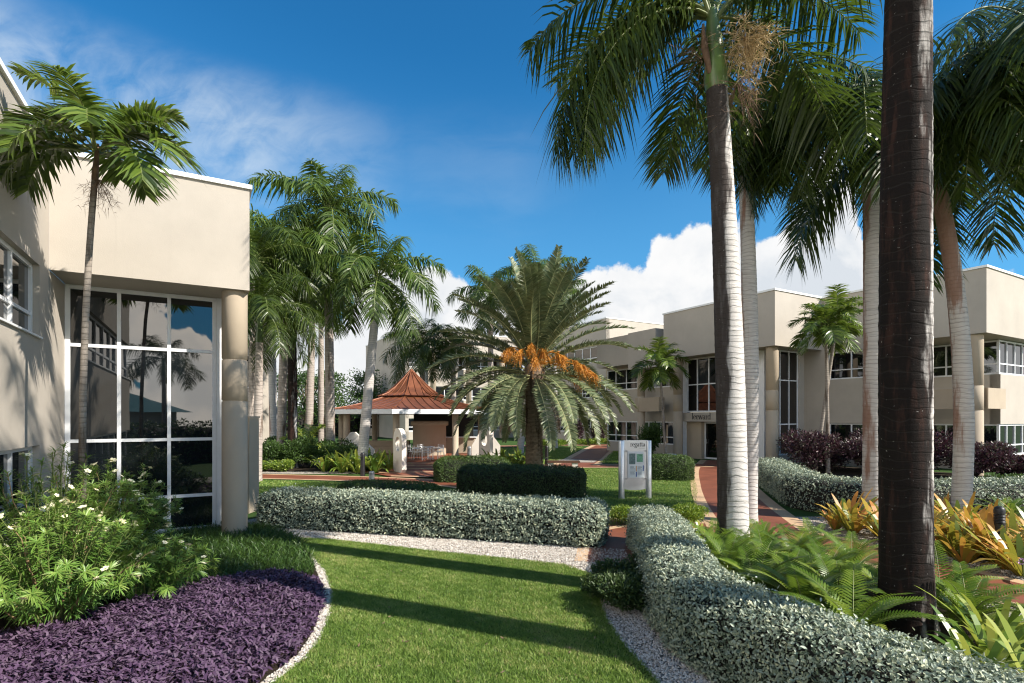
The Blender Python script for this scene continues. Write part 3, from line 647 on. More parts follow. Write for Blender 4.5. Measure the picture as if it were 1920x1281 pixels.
def text_mesh(word, size, th):
    mb = MB(); x = 0
    for ch in word:
        adv, st = GL[ch]
        for s in st:
            if s[0] == 'bowl': pts = np.array(s[1]); cx = s[2]; rx = abs(pts[:, 0] - cx).max(); wd = TN + (TK - TN) * (abs(pts[:, 0] - cx) / rx) ** 1.5
            else: pts = np.array(s[1]); wd = np.full(len(pts), s[2])
            T = unit(np.gradient(pts, axis=0)); N = np.stack([-T[:, 1], T[:, 0]], 1)
            a, b = pts + N * wd[:, None] / 2, pts - N * wd[:, None] / 2; k = len(pts)
            for zz in (th,):
                V = np.concatenate([np.c_[a, np.full(k, zz)], np.c_[b, np.full(k, zz)], np.c_[a, np.zeros(k)], np.c_[b, np.zeros(k)]]) * [size, size, 1]; V[:, 0] += x * size
                i = np.arange(k - 1)
                mb.add(V, [np.stack([i + k, i + k + 1, i + 1, i], 1), np.stack([i, i + 1, i + 2 * k + 1, i + 2 * k], 1), np.stack([i + 3 * k, i + 3 * k + 1, i + k + 1, i + k], 1)])
        x += adv
    return mb, x * size
def put_text(parent, word, width, P, u, n, z, name):
    mb, w = text_mesh(word, 1, .012); sc = width / w
    V = np.concatenate(mb.v); out = np.zeros_like(V)
    Pw = np.asarray(P, float); out[:, :2] = Pw + np.outer(V[:, 0] * sc, u) - np.outer(V[:, 2] + .001, n); out[:, 2] = z + V[:, 1] * sc
    mb.v = [out]; return mb.build(name, 'ink', parent)
# leeward: read from the camera, left to right is -B on the shaded face
put_text(SGN, 'leeward', 1.45, Gs + (tb - .70) * B_ - .35 * A_, -B_, A_, 2.45, 'lettering')

# ------------------------------------------------------------------ directory sign
sx = empty('directory_sign', (*G(1191, 935), 0), 'brushed metal regatta directory sign standing on the lawn', 'sign', rz=R(8))
def curved(mb, x0, x1, y0, y1, z0, z1, n=14, bow=.05):
    xs = np.linspace(x0, x1, n); t = (xs - x0) / (x1 - x0); zb = z0 + bow * 4 * (t - .5) ** 2 * .9
    F = [(x, y0, z) for x, z in zip(xs, zb)] + [(x, y0, z1) for x in xs] + [(x, y1, z) for x, z in zip(xs, zb)] + [(x, y1, z1) for x in xs]
    i = np.arange(n - 1)
    mb.add(F, [np.stack([i, i + 1, i + n + 1, i + n], 1), np.stack([i + 2 * n, i + 3 * n, i + 3 * n + 1, i + 2 * n + 1], 1), np.stack([i + n, i + n + 1, i + 3 * n + 1, i + 3 * n], 1), np.stack([i, i + 2 * n, i + 2 * n + 1, i + 1], 1), np.array([[0, n, 3 * n, 2 * n], [n - 1, 3 * n - 1, 4 * n - 1, 2 * n - 1]])])
mb = MB(); curved(mb, -.395, .395, -.02, .03, .27, 1.86); mb.build('panel', 'metal', sx)
for s in (-1, 1):
    mb = MB(); lathe(mb, [(.095, 0), (.095, 1.83), (.085, 1.85)], 20, 0, s * .45, .01); mb.build('post', 'metal', sx)
mb = MB(); box(mb, -.26, -.045, .66, .29, -.033, 1.50); gp = mb.build('display_case', 'white', sx)
mb = MB(); box(mb, -.215, -.056, 1.10, -.02, -.047, 1.44); mb.build('map_print', 'mapdark', gp)
mb = MB(); box(mb, .0, -.057, 1.13, .26, -.047, 1.46); box(mb, .03, -.060, 1.17, .23, -.0575, 1.42, 1); mb.build('map_print', ['paper', 'mapgreen'], gp)
mb = MB(); box(mb, -.215, -.055, .68, .27, -.047, 1.07)
for zz in np.linspace(.76, 1.03, 8): box(mb, -.19, -.0565, zz, -.19 + .13 + .05 * rng.random(), -.0553, zz + .008, 1); box(mb, .06, -.0565, zz, .16 + .05 * rng.random(), -.0553, zz + .008, 1)
box(mb, .0, -.057, .70, .035, -.0553, .86, 2); box(mb, .235, -.057, .88, .262, -.0553, 1.06, 2); box(mb, .0, -.057, .87, .03, -.0553, 1.05, 3); mb.build('tenant_list', ['paper', 'ink', 'blue', 'orange'], gp)
for x, z in ((-.31, 1.52), (.34, 1.52), (-.31, .64), (.34, .64)):
    mb = MB(); sweep(mb, [(x, -.02, z), (x, -.065, z)], .018, 10); box(mb, min(x, x * .85), -.05, z - .008, max(x, x * .85), -.04, z + .008); mb.build('standoff', 'grey', sx)
wb, ww = text_mesh('regatta', 1, .006); sc = .50 / ww
V = np.concatenate(wb.v); wb.v = [np.stack([-.17 + V[:, 0] * sc, -.021 - V[:, 2], 1.66 + V[:, 1] * sc], 1)]; wb.build('lettering', 'ink', sx)
mb = MB()
for x in np.linspace(.12, .31, 11): box(mb, x, -.024, 1.595, x + .010, -.0205, 1.608)
mb.build('small_lettering', 'grey', sx)

# ------------------------------------------------------------------ gazebo
gz = np.array([-6.8, 36.0])
ge = empty('gazebo', (*gz, 0), 'octagonal open pavilion with two tier copper seam roof and white fascia', 'gazebo')
def octa(r, z, a0=-90): return [(r * cos(R(a0 + 45 * i)), r * sin(R(a0 + 45 * i)), z) for i in range(8)]
def tier(prof, ribs):
    mb = MB(); rings = [octa(r, z) for r, z in prof]; V = np.array(rings).reshape(-1, 3); k = len(prof)
    mb.add(V, np.array([[i * 8 + j, i * 8 + (j + 1) % 8, (i + 1) * 8 + (j + 1) % 8, (i + 1) * 8 + j] for i in range(k - 1) for j in range(8)]))
    Rn = np.array(rings)
    for j in range(8):
        for f in [i / ribs for i in range(ribs)]:
            if f == 0: pts = Rn[:, j]
            else:
                # standing seams run straight up the slope and stop at the hip
                a, b = Rn[:, j], Rn[:, (j + 1) % 8]; mid0 = (a[0] + b[0]) / 2; e = (b[0] - a[0]); off = (f - .5) * e
                pts = []
                for i in range(k):
                    half = np.linalg.norm(b[i] - a[i]) / 2; c = (a[i] + b[i]) / 2
                    if np.linalg.norm(off) <= half: pts.append(c + off)
                    else:
                        if pts:
                            h0 = np.linalg.norm(b[i - 1] - a[i - 1]) / 2; t = (h0 - np.linalg.norm(off)) / (h0 - half + 1e-9); c0 = (a[i - 1] + b[i - 1]) / 2; pts.append(c0 + (c - c0) * t + off)
                        break
                if len(pts) < 2: continue
            sweep(mb, np.asarray(pts) + [0, 0, .02], .045 if f == 0 else .028, 5)
    return mb
tier([(5.75, 3.06), (4.5, 3.26), (3.2, 3.56), (2.0, 3.92)], 9).build('lower_roof', 'copper', ge)
tier([(2.25, 3.98), (1.75, 4.18), (1.2, 4.62), (.6, 5.2), (.03, 5.78)], 4).build('upper_roof', 'copper', ge)
mb = MB(); V = np.array([octa(5.78, 2.78), octa(5.78, 3.05), octa(5.4, 3.05), octa(5.4, 2.78)]).reshape(-1, 3)
mb.add(V, np.array([[i * 8 + j, i * 8 + (j + 1) % 8, ((i + 1) % 4) * 8 + (j + 1) % 8, ((i + 1) % 4) * 8 + j] for i in range(4) for j in range(8)])); mb.build('fascia', 'fascia', ge)
mb = MB(); prism(mb, [(p[0], p[1]) for p in octa(5.39, 0)], 2.86, 2.9); mb.build('ceiling', 'stucco', ge)
for x, y, _ in octa(4.7, 0): mb = MB(); lathe(mb, [(.24, .1), (.24, .3), (.2, .32), (.2, 2.86)], 18, 0, x, y); mb.build('column', 'stucco_d', ge)
mb = MB(); lathe(mb, [(5.6, 0), (5.6, .1)], 40); mb.build('floor', 'brick', ge)
mb = MB(); obox(mb, (.8, 1.0), np.array([1., 0]), np.array([0, 1.]), 0, 3.4, 0, .7, .1, 1.15, 0); obox(mb, (.7, .9), np.array([1., 0]), np.array([0, 1.]), 0, 3.6, 0, .9, 1.153, 1.22, 1); mb.build('bar_counter', ['stucco_d', 'white'], ge)
mb = MB(); lathe(mb, [(1.1, .1), (1.1, 2.0), (1.25, 2.05), (1.25, 2.3), (1.15, 2.33)], 24, 0, 1.3, -.4); mb.build('kiosk', 'stucco_d', ge)
mb = MB(); box(mb, -3.6, 1.2, .1, -.4, 1.7, .95); box(mb, -3.6, .7, .1, -.4, 1.197, .52); mb.build('bench', 'stucco_d', ge)
mb = MB(); box(mb, -.3, 2.5, .1, 4.0, 2.7, 2.855); mb.build('back_wall', 'dark', ge)
struct(sheet('patio', [(-7.2, 25.3), (-5.2, 22.9), (-3.6, 22.6), (-2.2, 24.4), (-.6, 27), (-.8, 31), (-3, 31.5), (-8, 31.2), (-7.6, 28)], .046, 'brick'))
mb = MB()
for y in (24.4, 26.0, 27.6, 29.2): mb.add([(-7.1, y, .050), (-1.0, y + .5, .050), (-1.0, y + .8, .050), (-7.1, y + .3, .050)], np.array([[0, 1, 2, 3]]))
mb.add([(-5.2, 22.95, .0502), (-3.7, 22.7, .0502), (-3.6, 23.0, .0502), (-5.3, 23.25, .0502)], np.array([[0, 1, 2, 3]]))
struct(mb.build('patio_bands', 'border'))

def arch_slab(base, rz, h, w, th, label):
    """upright slab with a round top and an oval hole through it, built as one ring-like solid"""
    mb = MB(); n = 48; hw = w / 2
    per = []; hole = []
    zc = h - hw - .18; hr, hv = w * .27, .34
    for i in range(n):
        a = 2 * pi * i / n; c, s = cos(a), sin(a)
        hole.append((hr * c, zc + hv * s))
        if s >= 0: per.append((hw * c, h - hw + hw * s))
        else:
            t = min(hw / max(abs(c), 1e-6), (h - hw) / max(abs(s), 1e-6)); per.append((c * t, h - hw + s * t))
    V = [(x, -th / 2, z) for x, z in per] + [(x, -th / 2, z) for x, z in hole] + [(x, th / 2, z) for x, z in per] + [(x, th / 2, z) for x, z in hole]
    i = np.arange(n); j = (i + 1) % n
    mb.add(V, [np.stack([i, j, j + n, i + n], 1), np.stack([i + 2 * n, i + 3 * n, j + 3 * n, j + 2 * n], 1), np.stack([i, i + 2 * n, j + 2 * n, j], 1), np.stack([i + n, j + n, j + 3 * n, i + 3 * n], 1)])
    o = mb.build('arch_slab', 'arch', None, (*base, .03)); o.rotation_euler = (0, 0, rz)
    return tag(o, label, 'garden arch')
arch_slab((-5.22, 24.8), R(123), 2.04, 1.1, .22, 'round topped white slab with oval hole beside the black bollard')
arch_slab((-1.45, 29.6), R(126), 2.04, 1.1, .22, 'round topped white slab with oval hole behind the domed hedge')
def sail_wall(P, u, L, h0, h1, th, label):
    mb = MB(); u = np.asarray(u, float); n = np.array([-u[1], u[0]]) * th
    pr = [(0, 0), (L, 0), (L, h0), (L * .5, h1), (L * .38, h1 - .02), (0, h0)]
    V = [(*(P + u * a), z) for a, z in pr] + [(*(P + u * a + n), z) for a, z in pr]; k = len(pr)
    mb.add(V, [np.array([list(range(k))]), np.array([list(range(k, 2 * k))[::-1]]), np.array([[i, k + i, k + (i + 1) % k, (i + 1) % k] for i in range(k)])])
    return tag(mb.build('gabled_wall', 'arch'), label, 'wall')
sail_wall(np.array([-9.9, 30.0]), (1, .05), 2.1, .75, 1.75, .25, 'low gabled white wall behind the yellow green clumps')
sail_wall(np.array([-2.4, 31.8]), (1, .05), 1.7, .9, 2.0, .25, 'white sloping wall beside the right round topped slab')

# cafe set
tb_ = empty('cafe_table', (-4.95, 31.6, .1), 'small round metal table on the gazebo floor', 'table')
mb = MB(); lathe(mb, [(.36, .71), (.38, .72), (.38, .74), (.36, .75)], 24); mb.build('tabletop', 'metal', tb_)
mb = MB(); lathe(mb, [(.035, .02), (.035, .71)], 12); mb.build('pedestal', 'metal', tb_)
mb = MB()
for k in range(4): sweep(mb, [(0, 0, .12), (.18 * cos(k * pi / 2), .18 * sin(k * pi / 2), .06), (.33 * cos(k * pi / 2), .33 * sin(k * pi / 2), .015)], .018, 6)
mb.build('foot', 'metal', tb_)
def chair(loc, rz):
    e = empty('cafe_chair', loc, 'silver metal cafe chair around the small round table', 'chair', 'cafe chairs around the gazebo table', rz)
    mb = MB(); box(mb, -.21, -.2, .435, .21, .22, .455); mb.build('seat', 'metal', e)
    mb = MB()
    for z in (.56, .64, .72, .80): sweep(mb, [(-.22, .2, z), (-.12, .26, z), (.12, .26, z), (.22, .2, z)], .016, 6)
    mb.build('backrest', 'metal', e)
    for s in (-1, 1):
        mb = MB(); sweep(mb, [(s * .23, -.22, 0), (s * .22, -.2, .4), (s * .22, -.19, .66)], .014, 6); mb.build('leg', 'metal', e)
        mb = MB(); sweep(mb, [(s * .22, .3, 0), (s * .21, .22, .44), (s * .22, .2, .84)], .014, 6); mb.build('leg', 'metal', e)
        mb = MB(); sweep(mb, [(s * .22, -.19, .66), (s * .235, 0, .67), (s * .22, .2, .66)], .016, 6); mb.build('armrest', 'metal', e)
    return e
c0 = chair((-5.55, 31.2, .1), R(115))
for x, y, rz in ((-4.9, 30.95, 175), (-4.3, 31.35, 250), (-4.45, 32.1, 320), (-5.4, 32.1, 50), (-5.95, 31.9, 80)):
    c = copy_tree(c0); c.location = (x, y, .1); c.rotation_euler.z = R(rz)

# bench
bn = empty('bench', (*G(1057, 885), 0), 'low bench with brown slab on two white blocks behind the clipped hedge', 'bench')
mb = MB(); box(mb, -.78, -.2, .44, .74, .2, .53); mb.build('seat', 'wood', bn)
for x in (-.62, .52): mb = MB(); box(mb, x - .13, -.16, 0, x + .13, .16, .437); mb.build('support', 'arch', bn)

# bollard lights
def bollard(px, py, Y, h, r, label, mat='black', louv=True):
    X = (px - 960) / FPX * Y; e = empty('bollard_light', (X, Y, 0), label, 'bollard')
    mb = MB(); lathe(mb, [(r, 0), (r, h * .68)], 20); mb.build('post', mat, e)
    mb = MB(); pr = [(r * .8, h * .68)]
    for k in range(6): z = h * (.69 + .028 * k); pr += [(r * .8, z), (r, z + .001), (r, z + h * .015), (r * .8, z + h * .018)]
    mb2 = mb; lathe(mb2, pr, 20); mb2.build('louvre', mat, e)
    mb = MB(); lathe(mb, [(r, h * .86), (r, h * .93), (r * .85, h * .97), (r * .5, h * .995), (.001, h)], 20); mb.build('cap', mat, e)
    return e
bollard(1874, 0, 9.7, .98, .085, 'black louvred bollard light among the orange bromeliads')
bollard(680, 0, 23.3, 1.05, .10, 'black bollard light at the foot of the leaning left palm')
bollard(697, 0, 21.2, .45, .11, 'short grey bollard light behind the low domed hedge', 'grey')
bollard(1025, 0, 28.8, 1.05, .09, 'black bollard light right of the date palm trunk')
bollard(1070, 0, 44.0, 1.1, .09, 'distant black bollard light by the straight red path')
bollard(880, 0, 31.0, .9, .12, 'grey bollard light beside the gazebo steps', 'grey')
pl = MB(); lathe(pl, [(.34, 0), (.42, .3), (.42, .42), (.36, .44)], 20); tag(pl.build('planter', 'white', None, (9.2, 31.2, 0)), 'squat white planter below the leeward rear wall', 'planter')

# ------------------------------------------------------------------ clipped hedges
def hedge(name, pts, width, h, n, leaf, mat, label, cat='hedge', rough=.05, dome=.35, aspect=.55, endr=None, seed=0, core=.86):
    """a clipped hedge along a centre line: dark twiggy core and a skin of real leaves"""
    P = spline(pts, 14); T = unit(np.gradient(P, axis=0)); N = np.stack([-T[:, 1], T[:, 0]], 1)
    seg = np.r_[0, np.cumsum(np.linalg.norm(np.diff(P, axis=0), axis=1))]; Lt = seg[-1]; hw = width / 2; er = endr or hw
    ex = 2 + 4 * (1 - dome)    # superellipse exponent
    def surf(s, a, k=1.0):
        """s along, a in 0..pi across (0 = one foot, pi = the other)"""
        x = np.interp(s, seg, P[:, 0]); y = np.interp(s, seg, P[:, 1]); nx = np.interp(s, seg, N[:, 0]); ny = np.interp(s, seg, N[:, 1])
        e = np.minimum(np.minimum(s, Lt - s) / er, 1); f = np.maximum(1 - (1 - e) ** 2.6, .0) ** (1 / 2.2)
        c, sn = np.cos(a), np.sin(a)
        u = np.sign(c) * np.abs(c) ** (2 / ex); v = np.abs(sn) ** (2 / ex)
        lump = 1 + rough * wob(np.stack([x * 1.3 + c, y * 1.3, v * 2], -1), 1.4, seed) + rough * .5 * wob(np.stack([x + c, y, v], -1), 4.5, seed + 2)
        uu = u * hw * (.25 + .75 * f) * lump * k; vv = v * h * (.6 + .4 * f) * (1 + (lump - 1) * .6) * k
        return np.stack([x + nx * uu, y + ny * uu, vv], -1)
    mb = MB()
    ss = np.linspace(0, Lt, max(10, int(Lt / .18))); aa = np.linspace(0, pi, 15)
    S, Aa = np.meshgrid(ss, aa, indexing='ij'); V = surf(S.ravel(), Aa.ravel(), core); k = len(aa); i = np.arange(len(ss) - 1)[:, None] * k; j = np.arange(k - 1)[None]
    mb.add(V, np.stack([i + j, i + k + j, i + k + j + 1, i + j + 1], -1).reshape(-1, 4), 1, None, True)
    for e in (0, len(ss) - 1): mb.add(V[e * k:(e + 1) * k], np.array([list(range(k))]), 1)
    # leaves: uniform on the skin
    s = rng.random(n) * Lt; side = rng.random(n) < (2 * h) / (2 * h + width)
    a = np.where(side, np.where(rng.random(n) < .5, 1, -1) * 0 + 0, 0.0)
    # sample the arc uniformly by length
    at = np.linspace(0, pi, 200); ref = np.stack([np.sign(np.cos(at)) * np.abs(np.cos(at)) ** (2 / ex) * hw, np.sin(at) ** (2 / ex) * h], 1)
    al = np.r_[0, np.cumsum(np.linalg.norm(np.diff(ref, axis=0), axis=1))]; a = np.interp(rng.random(n) * al[-1], al, at)
    ne = int(n * min(.25, width / Lt * .5)); s[:ne] = np.where(rng.random(ne) < .5, rng.random(ne) ** 1.5 * er * .35, Lt - rng.random(ne) ** 1.5 * er * .35)
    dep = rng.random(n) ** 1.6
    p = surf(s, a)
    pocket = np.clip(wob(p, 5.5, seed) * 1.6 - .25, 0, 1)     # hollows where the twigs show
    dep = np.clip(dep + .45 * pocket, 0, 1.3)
    p = surf(s, a, 1.0 - dep * .13 + rng.normal(size=n) * .016)
    sh = rng.random(n) < .035; dep[sh] = 0
    e1 = surf(s + .02, a) - surf(s - .02, a); e2 = surf(s, np.clip(a + .02, 0, pi)) - surf(s, np.clip(a - .02, 0, pi)); nr = unit(np.cross(e1, e2))
    up = np.array([0, 0, 1.]); c0 = np.stack([np.interp(s, seg, P[:, 0]), np.interp(s, seg, P[:, 1]), np.full(n, h * .4)], 1)
    nr *= np.sign(((p - c0) * nr).sum(1, keepdims=True) + 1e-9)
    p[sh] += nr[sh] * (.02 + .06 * rng.random((sh.sum(), 1)))
    nl = unit(nr + up * .35 + rand_dirs(n) * .95); d = perp(nl); d = unit(d + nr * .35 + up * .2); w = unit(np.cross(nl, d))
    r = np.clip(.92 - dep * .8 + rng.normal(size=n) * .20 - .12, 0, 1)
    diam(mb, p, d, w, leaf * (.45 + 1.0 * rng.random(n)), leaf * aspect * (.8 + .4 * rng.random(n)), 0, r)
    return tag(mb.build(name, [mat, 'twig']), label, cat)
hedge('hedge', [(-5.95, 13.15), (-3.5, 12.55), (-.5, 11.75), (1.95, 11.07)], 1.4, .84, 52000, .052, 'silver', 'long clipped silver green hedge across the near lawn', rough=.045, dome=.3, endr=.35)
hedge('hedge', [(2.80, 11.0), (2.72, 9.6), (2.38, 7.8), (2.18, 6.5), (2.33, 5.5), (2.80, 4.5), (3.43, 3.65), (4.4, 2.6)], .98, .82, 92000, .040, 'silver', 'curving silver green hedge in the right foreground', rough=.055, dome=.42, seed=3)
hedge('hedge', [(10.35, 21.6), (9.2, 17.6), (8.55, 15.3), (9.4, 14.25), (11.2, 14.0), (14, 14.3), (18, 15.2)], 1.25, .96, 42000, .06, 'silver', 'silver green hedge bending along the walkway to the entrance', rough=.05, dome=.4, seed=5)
hedge('box_hedge', [(-1.75, 17.9), (.4, 17.6), (2.35, 17.2)], 1.5, .98, 26000, .055, 'boxdark', 'dark green flat topped box hedge at the foot of the date palm', rough=.06, dome=.2, endr=.35, seed=2)
hedge('box_hedge', [(-3.2, 21.9), (-1.6, 22.1), (-.1, 22.4)], 2.2, .98, 20000, .05, 'boxleaf', 'rounded dark green domed hedge left of the date palm', rough=.04, dome=.8, seed=4)
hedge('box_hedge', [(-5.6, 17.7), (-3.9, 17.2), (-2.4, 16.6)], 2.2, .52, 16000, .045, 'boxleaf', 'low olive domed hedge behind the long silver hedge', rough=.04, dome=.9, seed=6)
hedge('box_hedge', [(5.6, 22.6), (6.7, 22.3), (7.5, 22.0)], 1.5, 1.02, 17000, .05, 'boxleaf', 'bright green rounded box hedge beside the entrance walkway', rough=.035, dome=.75, seed=8)

# ------------------------------------------------------------------ bushes and ground plants
def bush(name, base, rad, h, n, leaf, mat, label, cat='shrub', group=None, aspect=.45, z0=0):
    mb = MB(); c = np.array([*base, 0.])
    k = 9
    cl = np.stack([rng.uniform(-.55, .55, k) * rad, rng.uniform(-.55, .55, k) * rad, rng.uniform(.35, .72, k) * h], 1); cr = rng.uniform(.35, .55, k)
    ix = rng.integers(0, k, n); dr = rand_dirs(n); rr = rng.random(n) ** .4
    p = cl[ix] + dr * np.array([rad, rad, h * .62]) * (cr[ix] * rr)[:, None]; p[:, 2] = np.clip(p[:, 2], .03, None)
    d = unit(dr * .7 + rand_dirs(n) * .8 + [0, 0, .3]); w = perp(d)
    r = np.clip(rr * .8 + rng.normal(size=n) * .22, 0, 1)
    diam(mb, p, d, w, leaf * (.6 + .8 * rng.random(n)), leaf * aspect, 0, r)
    for q in cl: sweep(mb, [(0, 0, 0), q * [.5, .5, .5], q], [.025, .018, .008], 5, 1)
    o = mb.build(name, [mat, 'twig'], None, (*base, z0)); return tag(o, label, cat, group)
bush('shrub', (1.42, 7.25), .62, .48, 9000, .06, 'boxdark', 'dark low shrub in the shade at the end of the curving silver hedge')
bush('shrub', (1.75, 8.1), .5, .42, 4500, .06, 'boxdark', 'small dark shrub tucked against the curving silver hedge beside the pebbles')
bush('shrub', (2.9, 12.9), .6, .5, 4500, .06, 'fern', 'bright green fluffy shrub below the directory sign')
bush('shrub', (4.35, 12.9), .55, .5, 3800, .06, 'fern', 'fluffy green shrub at the lawn corner beside the entrance walkway')
for i, (x, y, rd, hh) in enumerate(((14.0, 25.2, 1.5, 2.0), (15.6, 26.6, 1.5, 1.9), (17.3, 25.4, 1.5, 2.1), (18.7, 24.4, 1.4, 1.9), (16.2, 23.6, 1.4, 1.7), (19.6, 22.6, 1.3, 1.7), (21.3, 22.0, .9, 1.1))):
    bush('burgundy_shrub', (x, y), rd, hh, 6000, .14, 'burgundy', 'dark burgundy leaved shrub along the sunny front of the right building', group='burgundy shrubs along the right building')
for i, (x, y, rd, hh) in enumerate(((23.2, 22.6, 1.0, .95), (22.2, 20.0, 1.2, .6), (20.2, 19.4, 1.2, .6), (18.0, 18.6, 1.2, .6), (24.6, 21.6, 1.2, 1.3))):
    bush('shrub', (x, y), rd, hh, 3500, .1, 'bush', 'low green shrub behind the silver hedge at the right building', group='low green shrubs at the right building')
for i, (x, y) in enumerate(((-13.0, 26.2), (-11.7, 26.4), (-10.4, 26.8), (-11.0, 28.2), (-9.4, 28.0), (-12.6, 28.4), (-8.7, 27.2))):
    bush('shrub', (x, y), .95, 1.25 + .25 * (i % 3), 4200, .12, 'bush', 'dark green leafy shrub under the left palm group', group='shrubs under the left palm group')
for i, (x, y) in enumerate(((-13.2, 25.3), (-12.0, 25.4), (-10.9, 25.5))):
    bush('shrub', (x, y), .7, .55, 2500, .09, 'fern', 'low bright green shrub in front of the left palm group', group='bright low shrubs before the left palms')
for i, x in enumerate(np.linspace(3.2, 9.2, 6)):
    bush('shrub', (x, 47.4 + .45 * (x - 3)), .7, .6, 900, .16, 'fern', 'low green border plant along the foot of the back building', group='border plants at the back building')
for x, y, l in ((6.1, 50.2, 'tall wine red shrub nearest the date palm against the back building'), (8.2, 50.8, 'wine red shrub near the corner column of the back building')):
    bush('cordyline', (x, y), .7, 2.2, 1500, .3, 'burgundy', l, aspect=.25)
bush('shrub', (8.7, 33.4), .75, 2.3, 2600, .22, 'bush', 'dark spiky shrub beside the rear balcony column', aspect=.3)
bush('shrub', (10.0, 46.0), 1.2, 1.5, 4000, .12, 'silver', 'round silvery bush between the back building and the rear balcony')

def straps(mb, n, L, W, spread, mat=0, droop=.5, base=(0, 0, 0), r=None, up=.9):
    a = rng.random(n) * 2 * pi; s = spread * (.25 + .9 * rng.random(n))
    d = unit(np.stack([np.cos(a) * s, np.sin(a) * s, np.full(n, up)], 1)); w = np.stack([-np.sin(a), np.cos(a), np.zeros(n)], 1)
    p = np.tile(np.array(base, float), (n, 1)) + np.stack([np.cos(a), np.sin(a), np.zeros(n)], 1) * .05
    blades(mb, p, d, w, L * (.65 + .5 * rng.random(n)), W, droop * (.5 + rng.random(n)), mat, r, (0, .25, .5, .75, .92, 1), (.6, .9, 1, .8, .45, 0))
def strap_plant(name, n, L, W, spread, mat, droop=.4):
    mb = MB(); straps(mb, n, L, W, spread, 0, droop); return mb.mesh(name, [mat])
BR = [strap_plant('bromeliad', 26, .85, .075, .75, 'brom') for _ in range(4)]
ST = [strap_plant('strap_plant', 24, 1.1, .07, .75, 'strap', .55) for _ in range(3)]
def plant(me, name, x, y, s, label, cat, group=None, z=0):
    o = inst(name, me, None, (x, y, z), (0, 0, rng.random() * 6.28), s); return tag(o, label, cat, group)
lab = 'orange and green bromeliad in the gravel bed round the black bollard'
for x, y in ((8.0, 11.6), (8.5, 10.9), (9.1, 11.5), (9.7, 11.0), (8.6, 12.3), (9.5, 12.4), (10.3, 11.6), (10.2, 12.6), (8.9, 10.2), (9.6, 10.2), (10.5, 10.6), (8.6, 9.5), (9.3, 9.2), (10.0, 9.5), (11.1, 11.2), (11.2, 12.4), (9.0, 8.7), (9.9, 8.9), (7.9, 12.6), (11.6, 10.3), (8.1, 10.6), (8.2, 9.9), (9.2, 12.9), (10.0, 11.9), (9.3, 10.7), (10.9, 9.8), (10.4, 8.8), (9.9, 13.1), (8.05, 9.5), (8.4, 9.05), (8.75, 9.85), (8.25, 10.2), (7.75, 11.0), (8.85, 9.4), (8.3, 8.65), (7.6, 11.9), (8.6, 11.3)):
    plant(BR[rng.integers(4)], 'bromeliad', x, y, 1.1 + .4 * rng.random(), lab, 'bromeliad', 'orange bromeliads by the bollard')
plant(BR[0], 'bromeliad', 7.45, 12.3, .95, 'single orange bromeliad left of the pale palm trunk', 'bromeliad')
plant(BR[2], 'bromeliad', 8.3, 12.4, .8, 'small red tipped bromeliad at the foot of the pale palm trunk', 'bromeliad')
lab = 'yellow green strap leaved plant at the foot of the two slender grey palms'
for x, y in ((3.55, 10.9), (3.75, 10.2), (4.75, 11.0), (5.2, 10.9), (4.0, 11.3)): plant(ST[rng.integers(3)], 'strap_plant', x, y, .75, lab, 'strap plant', 'strap plants at the two grey palms')
lab = 'large arching strap leaved lily in the lower right corner'
for x, y in ((4.55, 5.2), (5.0, 5.55), (4.8, 4.85), (5.35, 5.9), (5.2, 5.1)): plant(ST[rng.integers(3)], 'strap_plant', x, y, 1.0, lab, 'lily', 'arching lilies in the corner')
lab = 'yellow green spiky clump beside the leaning left palm'
for x, y in ((-8.0, 25.6), (-7.4, 25.2), (-6.9, 25.8), (-6.5, 25.2), (-8.5, 26.0), (-6.0, 25.9), (-7.8, 26.6), (-6.9, 26.7), (-8.9, 25.3), (-6.0, 26.7), (-7.1, 24.6), (-7.9, 24.8), (-6.3, 24.5)): plant(ST[rng.integers(3)], 'strap_plant', x, y, 1.75, lab, 'strap plant', 'spiky clumps by the leaning palm')
lab = 'yellow green spiky clump between the white slab and the date palm'
for x, y in ((-.7, 26.9), (0, 26.6), (.6, 26.9), (-.3, 27.4), (.4, 27.6), (.95, 26.3), (-.9, 26.2)): plant(ST[rng.integers(3)], 'strap_plant', x, y, 1.75, lab, 'strap plant', 'spiky clumps by the date palm')

# ferny cycads
def fern_frond(mb, L, e0, e1, az, n=22, ll=.17, lw=.03, base=(0, 0, .05), m=0, rr=None):
    s = np.linspace(0, 1, 14); el = e0 + (e1 - e0) * s; ds = L / 13
    x = np.r_[0, np.cumsum(np.cos(el[:-1]) * ds)]; z = np.r_[0, np.cumsum(np.sin(el[:-1]) * ds)]
    ca, sa = cos(az), sin(az); P = np.stack([x * ca, x * sa, z], 1) + base
    T = unit(np.gradient(P, axis=0)); side = np.array([-sa, ca, 0]); sweep(mb, P, np.linspace(.008, .003, 14), 4, 1)
    t = np.linspace(.14, 1, n); q = np.stack([np.interp(t, s, P[:, k]) for k in range(3)], 1); tt = unit(np.stack([np.interp(t, s, T[:, k]) for k in range(3)], 1)); nn = np.cross(tt, side); nn *= np.sign(nn[:, 2:3] + 1e-6)
    base_r = np.clip(rng.random() * .7 + .15, 0, 1)
    for sg_ in (-1, 1):
        fw = .35 + .5 * t[:, None]; d = unit(tt * fw + side * sg_ * 1.0 + nn * .25); w = unit(tt - (tt * d).sum(1, keepdims=True) * d)
        blades(mb, q, d, w, ll * (.55 + .45 * np.sin(pi * np.clip(t * .9 + .1, 0, 1))), lw, .12, m, np.clip(base_r + rng.normal(size=n) * .1, 0, 1))
